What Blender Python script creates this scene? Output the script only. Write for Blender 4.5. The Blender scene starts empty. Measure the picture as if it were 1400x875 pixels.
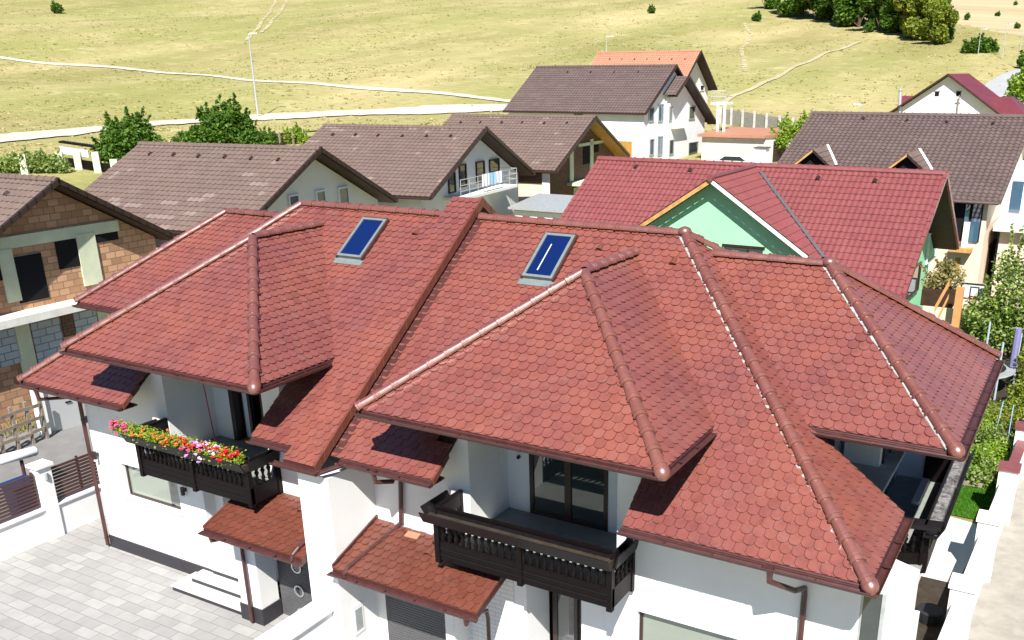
import bpy, math, random
from mathutils import Vector, Matrix
random.seed(7)
V = Vector
S = 1.2
F, CX, CY = 1267.372, 779.591, 564.19
YAW, PIT, ROL = 0.509, 0.351, -0.007
CAM = V((9.5, -14.334, 9.928)) * S
FW = V((-math.sin(YAW)*math.cos(PIT), math.cos(YAW)*math.cos(PIT), -math.sin(PIT)))
_r = V((math.cos(YAW), math.sin(YAW), 0)); _u = _r.cross(FW)
RT = _r*math.cos(ROL) + _u*math.sin(ROL); UP = -_r*math.sin(ROL) + _u*math.cos(ROL)
scn = bpy.context.scene
COL = scn.collection

def ray(px, py): return FW + RT*(px-CX)/F - UP*(py-CY)/F
def onplane(px, py, n, k):
    d = ray(px, py); n = V(n); return CAM + d*((k - n.dot(CAM))/n.dot(d))
def atX(px, py, x): return onplane(px, py, (1,0,0), x)
def atY(px, py, y): return onplane(px, py, (0,1,0), y)
def atZ(px, py, z): return onplane(px, py, (0,0,1), z)

# ------------------------------------------------------------------ terrain height
NS = V((-0.4872, 0.8733)); NQ = V((0.8733, 0.4872))
def sm(a, b, x):
    t = min(1, max(0, (x-a)/(b-a))); return t*t*(3-2*t)
def hgt(x, y):
    dx, dy = x-CAM.x, y-CAM.y
    s = dx*NS.x + dy*NS.y; q = dx*NQ.x + dy*NQ.y
    if s < 50: return 0.0
    a = 4.6*(.6*(s-50)/36+.4*sm(50,86,s)) if s < 86 else 4.6+2.4*(s-86)/42 if s < 128 else 7.0
    z = a
    if s > 128: z = 7 + .14*(s-128)
    th = q/max(s, 1)
    sc = max(120, min(420, 300 - 510*(th-.268)))
    if s > sc:
        z1 = 7 + .14*(sc-128); z = z1 - .22*(s-sc)
    z2 = -6 + .13*(s-300) + 3*math.sin(q*.01+1)*sm(300, 500, s)
    if s > 140: z = max(z, z2, 2.0)
    u = 1.1*math.sin(x*.042+1.3)*math.sin(y*.037+.6)*sm(95, 150, s)
    u += .22*math.sin(x*.17+y*.11)*math.sin(y*.19-x*.07)*sm(90, 140, s)
    return z + u
def ground(px, py):
    d = ray(px, py); t = 20.0
    p = CAM + d*t
    while t < 3000:
        t2 = t*1.01 + .2; p2 = CAM + d*t2
        if p2.z < hgt(p2.x, p2.y):
            a, b = t, t2
            for _ in range(25):
                m = (a+b)/2; pm = CAM + d*m
                if pm.z < hgt(pm.x, pm.y): b = m
                else: a = m
            return CAM + d*b
        t = t2
    return p2

# ------------------------------------------------------------------ mesh builder
class MB:
    def __init__(s): s.v = []; s.f = []; s.t = []
    def poly(s, pts, tint=.5):
        b = len(s.v); s.v += [tuple(p) for p in pts]; s.f.append(tuple(range(b, b+len(pts)))); s.t.append(tint)
    def hexa(s, c, tint=.5):   # 8 corners: bottom 4 ccw, top 4
        b = len(s.v); s.v += [tuple(p) for p in c]
        for q in ((3,2,1,0),(4,5,6,7),(0,1,5,4),(1,2,6,5),(2,3,7,6),(3,0,4,7)):
            s.f.append(tuple(b+i for i in q)); s.t.append(tint)
    def box(s, x0, x1, y0, y1, z0, z1, tint=.5):
        s.hexa([(x0,y0,z0),(x1,y0,z0),(x1,y1,z0),(x0,y1,z0),(x0,y0,z1),(x1,y0,z1),(x1,y1,z1),(x0,y1,z1)], tint)
    def obox(s, o, a, b, c, tint=.5):
        o, a, b, c = V(o), V(a), V(b), V(c)
        s.hexa([o, o+a, o+a+b, o+b, o+c, o+a+c, o+a+b+c, o+b+c], tint)
    def prism(s, pts, ex, tint=.5):
        pts = [V(p) for p in pts]; ex = V(ex); n = len(pts); b = len(s.v)
        s.v += [tuple(p) for p in pts] + [tuple(p+ex) for p in pts]
        s.f.append(tuple(range(b+n-1, b-1, -1))); s.t.append(tint)
        s.f.append(tuple(range(b+n, b+2*n))); s.t.append(tint)
        for i in range(n):
            j = (i+1) % n; s.f.append((b+i, b+j, b+n+j, b+n+i)); s.t.append(tint)
    def slab(s, pts, th, tint=.5): s.prism(pts, (0,0,-th), tint)
    def tube(s, path, rad, n=8, cap=True, tint=.5):
        path = [V(p) for p in path]; m = len(path)
        rads = rad if isinstance(rad, (list, tuple)) else [rad]*m
        b = len(s.v); up = None
        for i, p in enumerate(path):
            if i == 0: d = path[1]-p
            elif i == m-1: d = p-path[i-1]
            else: d = (path[i+1]-p).normalized() + (p-path[i-1]).normalized()
            d.normalize()
            if up is None: up = V((0,0,1)) if abs(d.z) < .9 else V((1,0,0))
            a = d.cross(up)
            if a.length < 1e-4: a = d.orthogonal()
            a.normalize(); c = a.cross(d); up = c
            for k in range(n):
                w = 2*math.pi*k/n; s.v.append(tuple(p + (a*math.cos(w) + c*math.sin(w))*rads[i]))
        for i in range(m-1):
            for k in range(n):
                k2 = (k+1) % n
                s.f.append((b+i*n+k, b+i*n+k2, b+(i+1)*n+k2, b+(i+1)*n+k)); s.t.append(tint)
        if cap:
            s.f.append(tuple(b+k for k in range(n-1, -1, -1))); s.t.append(tint)
            s.f.append(tuple(b+(m-1)*n+k for k in range(n))); s.t.append(tint)
    def lathe(s, c, prof, n=10, tint=.5, axis=(0,0,1)):
        c = V(c); z = V(axis).normalized(); x = z.orthogonal().normalized(); y = z.cross(x); b = len(s.v)
        for h, r in prof:
            for k in range(n):
                w = 2*math.pi*k/n; s.v.append(tuple(c + z*h + (x*math.cos(w)+y*math.sin(w))*r))
        for i in range(len(prof)-1):
            for k in range(n):
                k2 = (k+1) % n; s.f.append((b+i*n+k, b+i*n+k2, b+(i+1)*n+k2, b+(i+1)*n+k)); s.t.append(tint)
        s.f.append(tuple(b+k for k in range(n-1, -1, -1))); s.t.append(tint)
        s.f.append(tuple(b+(len(prof)-1)*n+k for k in range(n))); s.t.append(tint)
    def build(s, name, mat, parent=None, smooth=False, origin=None):
        me = bpy.data.meshes.new(name)
        o0 = V(origin) if origin is not None else V((0,0,0))
        me.from_pydata([tuple(V(p)-o0) for p in s.v], [], s.f)
        at = me.attributes.new('tint', 'FLOAT', 'FACE'); at.data.foreach_set('value', s.t)
        if smooth: me.polygons.foreach_set('use_smooth', [True]*len(s.f))
        me.update()
        o = bpy.data.objects.new(name, me); COL.objects.link(o)
        me.materials.append(mat)
        o.location = o0
        if parent is not None:
            o.parent = parent
            o.location = o0 - world(parent)
        return o
def world(o):
    p = V((0,0,0))
    while o is not None: p += o.location; o = o.parent
    return p
def thing(name, label, cat, loc=(0,0,0), group=None):
    o = bpy.data.objects.new(name, None); COL.objects.link(o); o.location = loc
    o.empty_display_size = .3
    return tag(o, label, cat, group)
def tag(o, label, cat, group=None):
    o['label'] = label; o['category'] = cat
    if group: o['group'] = group
    return o
def structure(o): o['kind'] = 'structure'; return o
def dup(o, loc, label=None, rotz=0, scale=1):
    r = o.copy(); COL.objects.link(r); r.location = loc; r.rotation_euler = (0,0,rotz); r.scale = (scale,)*3
    if label: r['label'] = label
    for ch in o.children:
        c = ch.copy(); COL.objects.link(c); c.parent = r
        for g in ch.children:
            d = g.copy(); COL.objects.link(d); d.parent = c
    return r

# ------------------------------------------------------------------ materials
def mat(name, col, rough=.6, spec=.5, metal=0, noise=0, nscale=5, bump=0, bscale=30, col2=None, tint=False, coat=0, coords='Object', emis=None, trans=0):
    m = bpy.data.materials.new(name); m.use_nodes = True; nt = m.node_tree; N = nt.nodes; L = nt.links
    b = N['Principled BSDF']; b.inputs['Roughness'].default_value = rough; b.inputs['Metallic'].default_value = metal
    b.inputs['Specular IOR Level'].default_value = spec
    b.inputs['Coat Weight'].default_value = coat
    b.inputs['Base Color'].default_value = (*col, 1)
    g = N.new('ShaderNodeNewGeometry')
    if noise or col2:
        nz = N.new('ShaderNodeTexNoise'); nz.inputs['Scale'].default_value = nscale; nz.inputs['Detail'].default_value = 6; nz.inputs['Roughness'].default_value = .65
        L.new(g.outputs['Position'], nz.inputs['Vector'])
        rp = N.new('ShaderNodeValToRGB')
        c2 = col2 or tuple(c*(1-noise) for c in col)
        rp.color_ramp.elements[0].position = .35; rp.color_ramp.elements[0].color = (*c2, 1)
        rp.color_ramp.elements[1].position = .65; rp.color_ramp.elements[1].color = (*col, 1)
        L.new(nz.outputs['Fac'], rp.inputs['Fac']); L.new(rp.outputs['Color'], b.inputs['Base Color'])
    if bump:
        bz = N.new('ShaderNodeTexNoise'); bz.inputs['Scale'].default_value = bscale; bz.inputs['Detail'].default_value = 5
        L.new(g.outputs['Position'], bz.inputs['Vector'])
        bp = N.new('ShaderNodeBump'); bp.inputs['Strength'].default_value = bump; bp.inputs['Distance'].default_value = .02
        L.new(bz.outputs['Fac'], bp.inputs['Height']); L.new(bp.outputs['Normal'], b.inputs['Normal'])
    return m
def ramp(N, stops):
    rp = N.new('ShaderNodeValToRGB'); cr = rp.color_ramp
    while len(cr.elements) < len(stops): cr.elements.new(.5)
    for e, (p, c) in zip(cr.elements, stops): e.position = p; e.color = (*c, 1)
    return rp
def mix(N, L, a, b, fac, mode='MIX'):
    m = N.new('ShaderNodeMix'); m.data_type = 'RGBA'; m.blend_type = mode
    for s, v in ((0, fac), (6, a), (7, b)):
        if hasattr(v, 'is_output'): L.new(v, m.inputs[s])
        elif isinstance(v, (int, float)): m.inputs[s].default_value = v
        else: m.inputs[s].default_value = (*v, 1)
    return m.outputs[2]
def noisefac(N, L, scale, lo=.4, hi=.6, detail=5, vec=None, rough=.6):
    nz = N.new('ShaderNodeTexNoise'); nz.inputs['Scale'].default_value = scale; nz.inputs['Detail'].default_value = detail; nz.inputs['Roughness'].default_value = rough
    if vec is None:
        g = N.new('ShaderNodeNewGeometry'); vec = g.outputs['Position']
    L.new(vec, nz.inputs['Vector'])
    mr = N.new('ShaderNodeMapRange'); mr.inputs[1].default_value = lo; mr.inputs[2].default_value = hi
    L.new(nz.outputs['Fac'], mr.inputs[0]); return mr.outputs[0]
def stretched(N, L, sx, sy, sz, rot=0):
    g = N.new('ShaderNodeNewGeometry'); mp = N.new('ShaderNodeMapping'); mp.vector_type = 'POINT'
    mp.inputs['Scale'].default_value = (sx, sy, sz); mp.inputs['Rotation'].default_value = (0,0,rot)
    L.new(g.outputs['Position'], mp.inputs['Vector']); return mp.outputs['Vector']

def tile_material(name, stops, rough=.38, spec=.5, big=((.222,.069,.048),(.168,.052,.048)), coat=.1, amount=.68, rn=.12):
    m = bpy.data.materials.new(name); m.use_nodes = True; N = m.node_tree.nodes; L = m.node_tree.links; b = N['Principled BSDF']
    at = N.new('ShaderNodeAttribute'); at.attribute_name = 'tint'
    rp = ramp(N, stops); L.new(at.outputs['Fac'], rp.inputs['Fac'])
    fac = noisefac(N, L, .55, .38, .62)
    bg = mix(N, L, big[0], big[1], fac)
    c = mix(N, L, rp.outputs['Color'], bg, amount)
    c2 = mix(N, L, c, (.62,.55,.5), 0.0)
    d = noisefac(N, L, 28, .68, .80); c3 = mix(N, L, c2, tuple(x*.65 for x in big[1]), mixmul(N, L, d, .35))
    w = noisefac(N, L, 3.1, .52, .74, 8, rough=.8); c4 = mix(N, L, c3, tuple(.5*x+.09 for x in big[0]), mixmul(N, L, w, .4))
    vs = stretched(N, L, 5, 5, .7); st = noisefac(N, L, 1.0, .5, .72, 6, vec=vs); c4 = mix(N, L, c4, tuple(x*.6 for x in big[1]), mixmul(N, L, st, .45))
    L.new(c4, b.inputs['Base Color'])
    r = noisefac(N, L, 9, .3, .7); mr = N.new('ShaderNodeMapRange'); mr.inputs[3].default_value = rough-rn; mr.inputs[4].default_value = rough+rn
    L.new(r, mr.inputs[0]); L.new(mr.outputs[0], b.inputs['Roughness'])
    b.inputs['Specular IOR Level'].default_value = spec; b.inputs['Coat Weight'].default_value = coat; b.inputs['Coat Roughness'].default_value = .3
    return m
def mixmul(N, L, s, k):
    m = N.new('ShaderNodeMath'); m.operation = 'MULTIPLY'; L.new(s, m.inputs[0]); m.inputs[1].default_value = k; return m.outputs[0]

M = {}
RED = [(0,(.10,.025,.022)),(.12,(.15,.040,.034)),(.45,(.20,.061,.047)),(.85,(.228,.075,.056)),(1,(.20,.088,.080))]
M['tile'] = tile_material('red_clay_tile', RED, coat=.3, rough=.36)
M['cap'] = tile_material('glazed_cap_tile', [(0,(.135,.042,.030)),(1,(.18,.062,.044))], rough=.36, spec=1.0, amount=.3, coat=.7, rn=.08)
M['porch_tile'] = tile_material('orange_brown_tile', [(0,(.09,.025,.015)),(.5,(.14,.041,.025)),(1,(.17,.053,.034))], rough=.42, big=((.155,.047,.029),(.11,.033,.022)))
M['brown_tile'] = tile_material('brown_concrete_tile', [(0,(.12,.083,.070)),(.6,(.145,.102,.086)),(.9,(.16,.115,.098)),(1,(.22,.17,.15))], rough=.75, spec=.3, big=((.155,.108,.09),(.115,.083,.073)), coat=0, amount=.3)
M['dbrown_tile'] = tile_material('dark_brown_tile', [(0,(.09,.062,.058)),(.6,(.11,.077,.071)),(1,(.14,.102,.092))], rough=.7, spec=.3, big=((.115,.082,.074),(.09,.066,.06)), coat=0, amount=.3)
M['crimson'] = tile_material('crimson_metal_tile', [(0,(.175,.045,.047)),(1,(.21,.062,.060))], rough=.42, spec=.5, big=((.21,.060,.058),(.175,.05,.05)), coat=.1, amount=.4)
M['orange'] = tile_material('orange_tile', [(0,(.36,.16,.10)),(1,(.42,.21,.135))], rough=.6, spec=.3, big=((.42,.20,.125),(.35,.16,.10)), coat=0, amount=.4)
M['purple'] = tile_material('purple_red_roof', [(0,(.13,.026,.036)),(1,(.16,.036,.046))], rough=.4, big=((.155,.034,.044),(.125,.026,.036)), coat=.1, amount=.4)

def stucco(name, col, dirt=.12, bump=.25):
    m = bpy.data.materials.new(name); m.use_nodes = True; N = m.node_tree.nodes; L = m.node_tree.links; b = N['Principled BSDF']
    f1 = noisefac(N, L, .8, .3, .75, 8); c = mix(N, L, col, tuple(x*(1-dirt) for x in col), f1)
    v = stretched(N, L, 6, 6, .5); f2 = noisefac(N, L, 1.0, .62, .8, 5, vec=v); c = mix(N, L, c, tuple(x*.75 for x in col), mixmul(N, L, f2, .5))
    L.new(c, b.inputs['Base Color']); b.inputs['Roughness'].default_value = .85; b.inputs['Specular IOR Level'].default_value = .25
    nz = N.new('ShaderNodeTexNoise'); nz.inputs['Scale'].default_value = 60; nz.inputs['Detail'].default_value = 4
    g = N.new('ShaderNodeNewGeometry'); L.new(g.outputs['Position'], nz.inputs['Vector'])
    bp = N.new('ShaderNodeBump'); bp.inputs['Strength'].default_value = bump; bp.inputs['Distance'].default_value = .01
    L.new(nz.outputs['Fac'], bp.inputs['Height']); L.new(bp.outputs['Normal'], b.inputs['Normal'])
    return m
M['white'] = stucco('white_stucco', (.80,.80,.79))
M['white2'] = stucco('offwhite_render', (.78,.77,.72))
M['green'] = stucco('mint_render', (.30,.66,.38))
M['peach'] = stucco('peach_render', (.72,.58,.46))
M['cream'] = stucco('cream_concrete', (.62,.66,.48), dirt=.3)
M['concrete'] = mat('concrete', (.50,.48,.44), .85, .2, noise=.3, nscale=3, bump=.3)
M['pale'] = mat('pale_concrete', (.68,.66,.60), .85, .2, noise=.2, nscale=2, bump=.2)

def block_material(name, c1, c2, mortar, w, h, axis='x', rough=.85, ms=.02, stain=.3):
    m = bpy.data.materials.new(name); m.use_nodes = True; N = m.node_tree.nodes; L = m.node_tree.links; b = N['Principled BSDF']
    g = N.new('ShaderNodeNewGeometry'); sp = N.new('ShaderNodeSeparateXYZ'); cb = N.new('ShaderNodeCombineXYZ')
    L.new(g.outputs['Position'], sp.inputs[0])
    if axis == 'z': L.new(sp.outputs['X'], cb.inputs[0]); L.new(sp.outputs['Y'], cb.inputs[1])
    else:
        ad = N.new('ShaderNodeMath'); L.new(sp.outputs['X'], ad.inputs[0]); L.new(sp.outputs['Y'], ad.inputs[1])
        L.new(ad.outputs[0], cb.inputs[0]); L.new(sp.outputs['Z'], cb.inputs[1])
    br = N.new('ShaderNodeTexBrick'); br.inputs['Scale'].default_value = 1; br.inputs['Brick Width'].default_value = w; br.inputs['Row Height'].default_value = h
    br.inputs['Mortar Size'].default_value = ms; br.inputs['Color1'].default_value = (*c1,1); br.inputs['Color2'].default_value = (*c2,1); br.inputs['Mortar'].default_value = (*mortar,1)
    br.inputs['Mortar Smooth'].default_value = .3; br.inputs['Bias'].default_value = -.1
    L.new(cb.outputs[0], br.inputs['Vector'])
    f = noisefac(N, L, 2.2, .4, .68, 7); c = mix(N, L, br.outputs['Color'], tuple(x*.55 for x in c1), mixmul(N, L, f, stain))
    L.new(c, b.inputs['Base Color']); b.inputs['Roughness'].default_value = rough; b.inputs['Specular IOR Level'].default_value = .25
    bp = N.new('ShaderNodeBump'); bp.inputs['Strength'].default_value = .4; bp.inputs['Distance'].default_value = .015; bp.invert = True
    L.new(br.outputs['Fac'], bp.inputs['Height']); L.new(bp.outputs['Normal'], b.inputs['Normal'])
    return m
M['block'] = block_material('clay_blocks', (.52,.30,.17), (.30,.15,.08), (.20,.15,.12), .42, .25)
M['greyblock'] = block_material('grey_blocks', (.42,.47,.50), (.34,.38,.42), (.16,.17,.18), .55, .27)
M['brick'] = block_material('dark_brick', (.18,.10,.06), (.12,.07,.045), (.08,.055,.045), .3, .12)
M['paver'] = block_material('courtyard_pavers', (.34,.335,.325), (.265,.26,.255), (.17,.165,.15), .62, .30, axis='z', ms=.008, stain=.3)
M['veneer'] = block_material('white_brick_veneer', (.76,.76,.75), (.73,.73,.72), (.60,.60,.59), .3, .1, ms=.012, stain=.05)

M['brownmetal'] = mat('brown_metal', (.075,.028,.026), .35, .5, noise=.3, nscale=6)
M['gutterin'] = mat('dirty_gutter', (.32,.24,.18), .8, .3, col2=(.12,.08,.07), nscale=9)
M['darkwood'] = mat('dark_stained_wood', (.006,.0035,.004), .5, .16, noise=.4, nscale=8, bump=.2)
M['railwood'] = mat('rail_cap_wood', (.014,.011,.013), .45, .22, noise=.4, nscale=8, bump=.2)
M['soffit'] = mat('soffit_boards', (.05,.026,.015), .6, .3, noise=.4, nscale=5)
M['wood'] = mat('raw_timber', (.55,.32,.11), .6, .3, noise=.35, nscale=4)
M['oldwood'] = mat('weathered_timber', (.30,.25,.20), .8, .2, noise=.4, nscale=5)
M['deck'] = mat('roof_underlay', (.10,.035,.03), .8, .2)
M['plinth'] = mat('dark_plinth', (.035,.033,.04), .5, .4, noise=.3, nscale=10)
M['tread'] = mat('light_granite', (.62,.61,.59), .5, .4, noise=.12, nscale=30)
M['frame'] = mat('dark_brown_frame', (.03,.015,.012), .4, .5)
M['steel'] = mat('grey_metal', (.42,.45,.46), .4, .5, metal=.3, noise=.2, nscale=6)
M['skyframe'] = mat('lead_grey_cladding', (.16,.19,.19), .4, .5, noise=.2, nscale=8)
M['picket'] = mat('grey_pickets', (.34,.33,.30), .8, .2, noise=.25, nscale=3)
M['galv'] = mat('galvanised', (.55,.57,.58), .45, .5, metal=.5)
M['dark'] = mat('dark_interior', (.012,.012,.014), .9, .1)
M['int'] = mat('interior_cream', (.45,.42,.33), .9, .1)
M['slats'] = mat('grey_slats', (.10,.10,.105), .5, .4, noise=.3, nscale=20)
M['fencebrown'] = mat('brown_fence_metal', (.07,.035,.03), .45, .4)
M['whitepaint'] = mat('white_paint', (.8,.8,.8), .4, .5, noise=.06, nscale=4)
M['mortar'] = mat('lime_mortar', (.38,.35,.34), .9, .2, noise=.3, nscale=12)
M['blue'] = mat('blue_plastic', (.008,.03,.12), .5, .4)
M['purplepad'] = mat('purple_mat', (.22,.20,.40), .6, .4, noise=.2, nscale=3)
M['black'] = mat('black_mesh', (.015,.015,.018), .7, .3)
M['red'] = mat('red_paint', (.45,.03,.04), .4, .5)
M['tan'] = mat('ochre_post', (.55,.27,.10), .7, .3, noise=.2, nscale=3)
M['asphalt'] = mat('asphalt', (.20,.195,.19), .9, .2, noise=.2, nscale=1.5, bump=.3)
M['farroad'] = mat('worn_asphalt', (.33,.335,.34), .9, .2, noise=.12, nscale=.3)
M['gravel'] = mat('white_gravel', (.52,.47,.39), .95, .1, noise=.18, nscale=.8, bump=.3)
M['track'] = mat('pale_dust_track', (.40,.35,.23), .95, .1, noise=.2, nscale=.5)
M['soil'] = mat('dark_soil', (.05,.04,.03), .95, .1, noise=.4, nscale=4, bump=.8, bscale=20)
M['paving'] = mat('pale_paving', (.34,.315,.27), .85, .2, noise=.25, nscale=2, bump=.3)
M['laundryw'] = mat('white_cloth', (.75,.75,.8), .8, .2)
M['laundryb'] = mat('light_blue_cloth', (.30,.50,.75), .8, .2)
M['gold'] = mat('varnished_timber', (.45,.24,.05), .5, .4, noise=.3, nscale=3)
M['bark'] = mat('bark', (.14,.10,.07), .9, .1, noise=.4, nscale=6)
M['chrome'] = mat('pale_metal', (.6,.62,.65), .25, .5, metal=.8)
M['petal_pink'] = mat('pink_petals', (.65,.06,.22), .6, .3)
M['petal_red'] = mat('red_petals', (.62,.015,.02), .6, .3)
M['petal_lilac'] = mat('lilac_petals', (.62,.30,.70), .6, .3)
M['petal_orange'] = mat('orange_petals', (.65,.16,.04), .6, .3)
M['petal_white'] = mat('white_petals', (.75,.62,.7), .6, .3)

def glass_mat(name, col, rough=.04, ior=1.7):
    m = bpy.data.materials.new(name); m.use_nodes = True; b = m.node_tree.nodes['Principled BSDF']
    b.inputs['Base Color'].default_value = (*col,1); b.inputs['Roughness'].default_value = rough
    b.inputs['Specular IOR Level'].default_value = .8; b.inputs['IOR'].default_value = ior
    return m
M['glass'] = glass_mat('window_glass', (.03,.04,.04))
M['skyglass'] = glass_mat('skylight_glass', (.003,.012,.075), .02, 1.45)
M['winglass'] = glass_mat('pale_window_glass', (.22,.25,.21), .05)
M['blueglass'] = glass_mat('bluish_glass', (.05,.10,.16))

def leafmat(name, cols):
    m = bpy.data.materials.new(name); m.use_nodes = True; N = m.node_tree.nodes; L = m.node_tree.links; b = N['Principled BSDF']
    at = N.new('ShaderNodeAttribute'); at.attribute_name = 'tint'
    k = len(cols); rp = ramp(N, [(i/(k-1), c) for i, c in enumerate(cols)]); L.new(at.outputs['Fac'], rp.inputs['Fac'])
    L.new(rp.outputs['Color'], b.inputs['Base Color']); b.inputs['Roughness'].default_value = .55; b.inputs['Specular IOR Level'].default_value = .3
    tr = N.new('ShaderNodeBsdfTranslucent'); L.new(rp.outputs['Color'], tr.inputs['Color'])
    ms = N.new('ShaderNodeMixShader'); ms.inputs[0].default_value = .42
    L.new(b.outputs[0], ms.inputs[1]); L.new(tr.outputs[0], ms.inputs[2]); L.new(ms.outputs[0], N['Material Output'].inputs['Surface'])
    return m
M['leaf'] = leafmat('green_leaves', [(.035,.085,.012),(.085,.18,.018),(.18,.31,.035)])
M['leafy'] = leafmat('yellowing_leaves', [(.09,.15,.02),(.20,.27,.03),(.42,.38,.05)])
M['leafg'] = leafmat('golden_leaves', [(.30,.24,.02),(.55,.42,.03),(.60,.50,.06)])
M['leafd'] = leafmat('dark_leaves', [(.03,.075,.012),(.07,.155,.018),(.15,.27,.03)])
M['leafs'] = leafmat('dusty_leaves', [(.08,.15,.02),(.22,.32,.05),(.50,.55,.30)])
M['leaff'] = leafmat('fresh_leaves', [(.12,.24,.02),(.24,.38,.03),(.42,.50,.08)])
M['dryweed'] = leafmat('dry_weeds', [(.18,.18,.05),(.32,.28,.10),(.42,.34,.16)])
M['lawn'] = leafmat('lawn_green', [(.05,.16,.01),(.07,.20,.015),(.10,.26,.02)])

def meadow():
    m = bpy.data.materials.new('dry_meadow'); m.use_nodes = True; N = m.node_tree.nodes; L = m.node_tree.links; b = N['Principled BSDF']
    v = stretched(N, L, .05, .011, .05, .5); f1 = noisefac(N, L, 1, .35, .66, 6, vec=v)
    c = mix(N, L, (.21,.19,.07), (.40,.34,.17), f1)
    f2 = noisefac(N, L, .022, .42, .62, 7); c = mix(N, L, c, (.215,.225,.07), mixmul(N, L, f2, .7))
    f3 = noisefac(N, L, .5, .5, .72, 8, rough=.8); c = mix(N, L, c, (.20,.18,.075), mixmul(N, L, f3, .42))
    f4 = noisefac(N, L, .21, .52, .72, 8, rough=.75); c = mix(N, L, c, (.53,.46,.27), mixmul(N, L, f4, .45))
    f5 = noisefac(N, L, 2.5, .5, .75, 5); c = mix(N, L, c, (.24,.22,.10), mixmul(N, L, f5, .3))
    # the farther hill is browner
    g = N.new('ShaderNodeNewGeometry'); dp = N.new('ShaderNodeVectorMath'); dp.operation = 'DOT_PRODUCT'; dp.inputs[1].default_value = (NS.x, NS.y, 0)
    L.new(g.outputs['Position'], dp.inputs[0]); mr = N.new('ShaderNodeMapRange'); mr.inputs[1].default_value = 300; mr.inputs[2].default_value = 360
    L.new(dp.outputs['Value'], mr.inputs[0])
    v2 = stretched(N, L, .004, .05, .01, -.3); f6 = noisefac(N, L, 1, .4, .62, 6, vec=v2)
    far = mix(N, L, (.33,.275,.16), (.42,.35,.215), f6)
    c = mix(N, L, c, far, mr.outputs[0])
    L.new(c, b.inputs['Base Color']); b.inputs['Roughness'].default_value = .95; b.inputs['Specular IOR Level'].default_value = .1
    nz = N.new('ShaderNodeTexNoise'); nz.inputs['Scale'].default_value = .9; nz.inputs['Detail'].default_value = 8; L.new(g.outputs['Position'], nz.inputs['Vector'])
    bp = N.new('ShaderNodeBump'); bp.inputs['Strength'].default_value = .8; bp.inputs['Distance'].default_value = .5
    L.new(nz.outputs['Fac'], bp.inputs['Height']); L.new(bp.outputs['Normal'], b.inputs['Normal'])
    return m
M['meadow'] = meadow()
def patchy(m, lo, hi, sc):
    N = m.node_tree.nodes; L = m.node_tree.links; b = N['Principled BSDF']; f = noisefac(N, L, sc, lo, hi, 6)
    L.new(f, b.inputs['Alpha']); return m
M['faint'] = patchy(mat('faint_dirt', (.46,.40,.24), .95, .1, noise=.22, nscale=.6), .30, .55, .7)

# ------------------------------------------------------------------ terrain mesh
def frange(segs):
    out = []
    for a, b, st in segs:
        x = a
        while x < b-1e-6: out.append(x); x += st
    out.append(segs[-1][1]); return out
def build_ground():
    ss = frange([(-60,50,10),(50,130,3),(130,320,4),(320,500,10),(500,1500,50)])
    qs = frange([(-700,-300,50),(-300,-140,10),(-140,200,4),(200,400,15),(400,900,50)])
    mb = MB(); nq = len(qs)
    for s in ss:
        for q in qs:
            x = CAM.x + s*NS.x + q*NQ.x; y = CAM.y + s*NS.y + q*NQ.y
            mb.v.append((x, y, hgt(x, y)-.03))
    for i in range(len(ss)-1):
        for j in range(nq-1):
            a = i*nq+j; mb.f.append((a, a+1, a+nq+1, a+nq)); mb.t.append(.5)
    structure(mb.build('ground', M['meadow'], smooth=True))
build_ground()

def ribbon(name, px, w, m, lift=.08, nx=3, jitter=.12, pts=None):
    P = pts or [ground(*p) for p in px]
    Q = []
    for a, b in zip(P, P[1:]):
        n = max(1, int((b-a).length/.9))
        for i in range(n): Q.append(a.lerp(b, i/n))
    Q.append(P[-1])
    mb = MB(); rows = []
    for i, p in enumerate(Q):
        d = (Q[min(i+1, len(Q)-1)] - Q[max(i-1, 0)]); d.z = 0; d.normalize(); n = V((-d.y, d.x, 0))
        ww = (w if not isinstance(w, tuple) else w[0]+(w[1]-w[0])*i/len(Q))*(1+jitter*(math.sin(i*.23)+.8*random.uniform(-1,1))); p = p + n*ww*jitter*random.uniform(-.4,.4)
        row = []
        for k in range(nx+1):
            q = p + n*ww*(k/nx-.5); row.append(len(mb.v)); mb.v.append((q.x, q.y, hgt(q.x, q.y)+lift))
        rows.append(row)
    for a, b in zip(rows, rows[1:]):
        for k in range(nx): mb.f.append((a[k], b[k], b[k+1], a[k+1])); mb.t.append(.5)
    return structure(mb.build(name, m))
ribbon('gravel_road', [(-60,196),(0,190),(60,184),(140,176),(230,168),(330,162),(420,158),(520,154),(620,150),(700,148),(760,145)], (7.5,4.2), M['gravel'], .10)
ribbon('gravel_path', [(-60,70),(0,79),(100,89),(200,97),(300,105),(400,113),(500,121),(560,125),(640,132),(700,139)], (2.0,1.5), M['gravel'], .08)
ribbon('hill_path', [(1176,57),(1130,72),(1085,92),(1060,107),(1030,121),(1003,131),(990,140)], (.9,.8), M['track'], .08)
ribbon('dirt_track', [(398,-20),(392,0),(382,18),(370,32),(357,45)], .9, M['faint'], .07)
ribbon('dirt_track', [(384,-20),(377,0),(366,20),(352,40),(338,55)], .9, M['faint'], .07)
ribbon('dirt_track', [(1018,32),(1028,48),(1013,68),(1019,98)], .8, M['faint'], .07)
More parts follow.
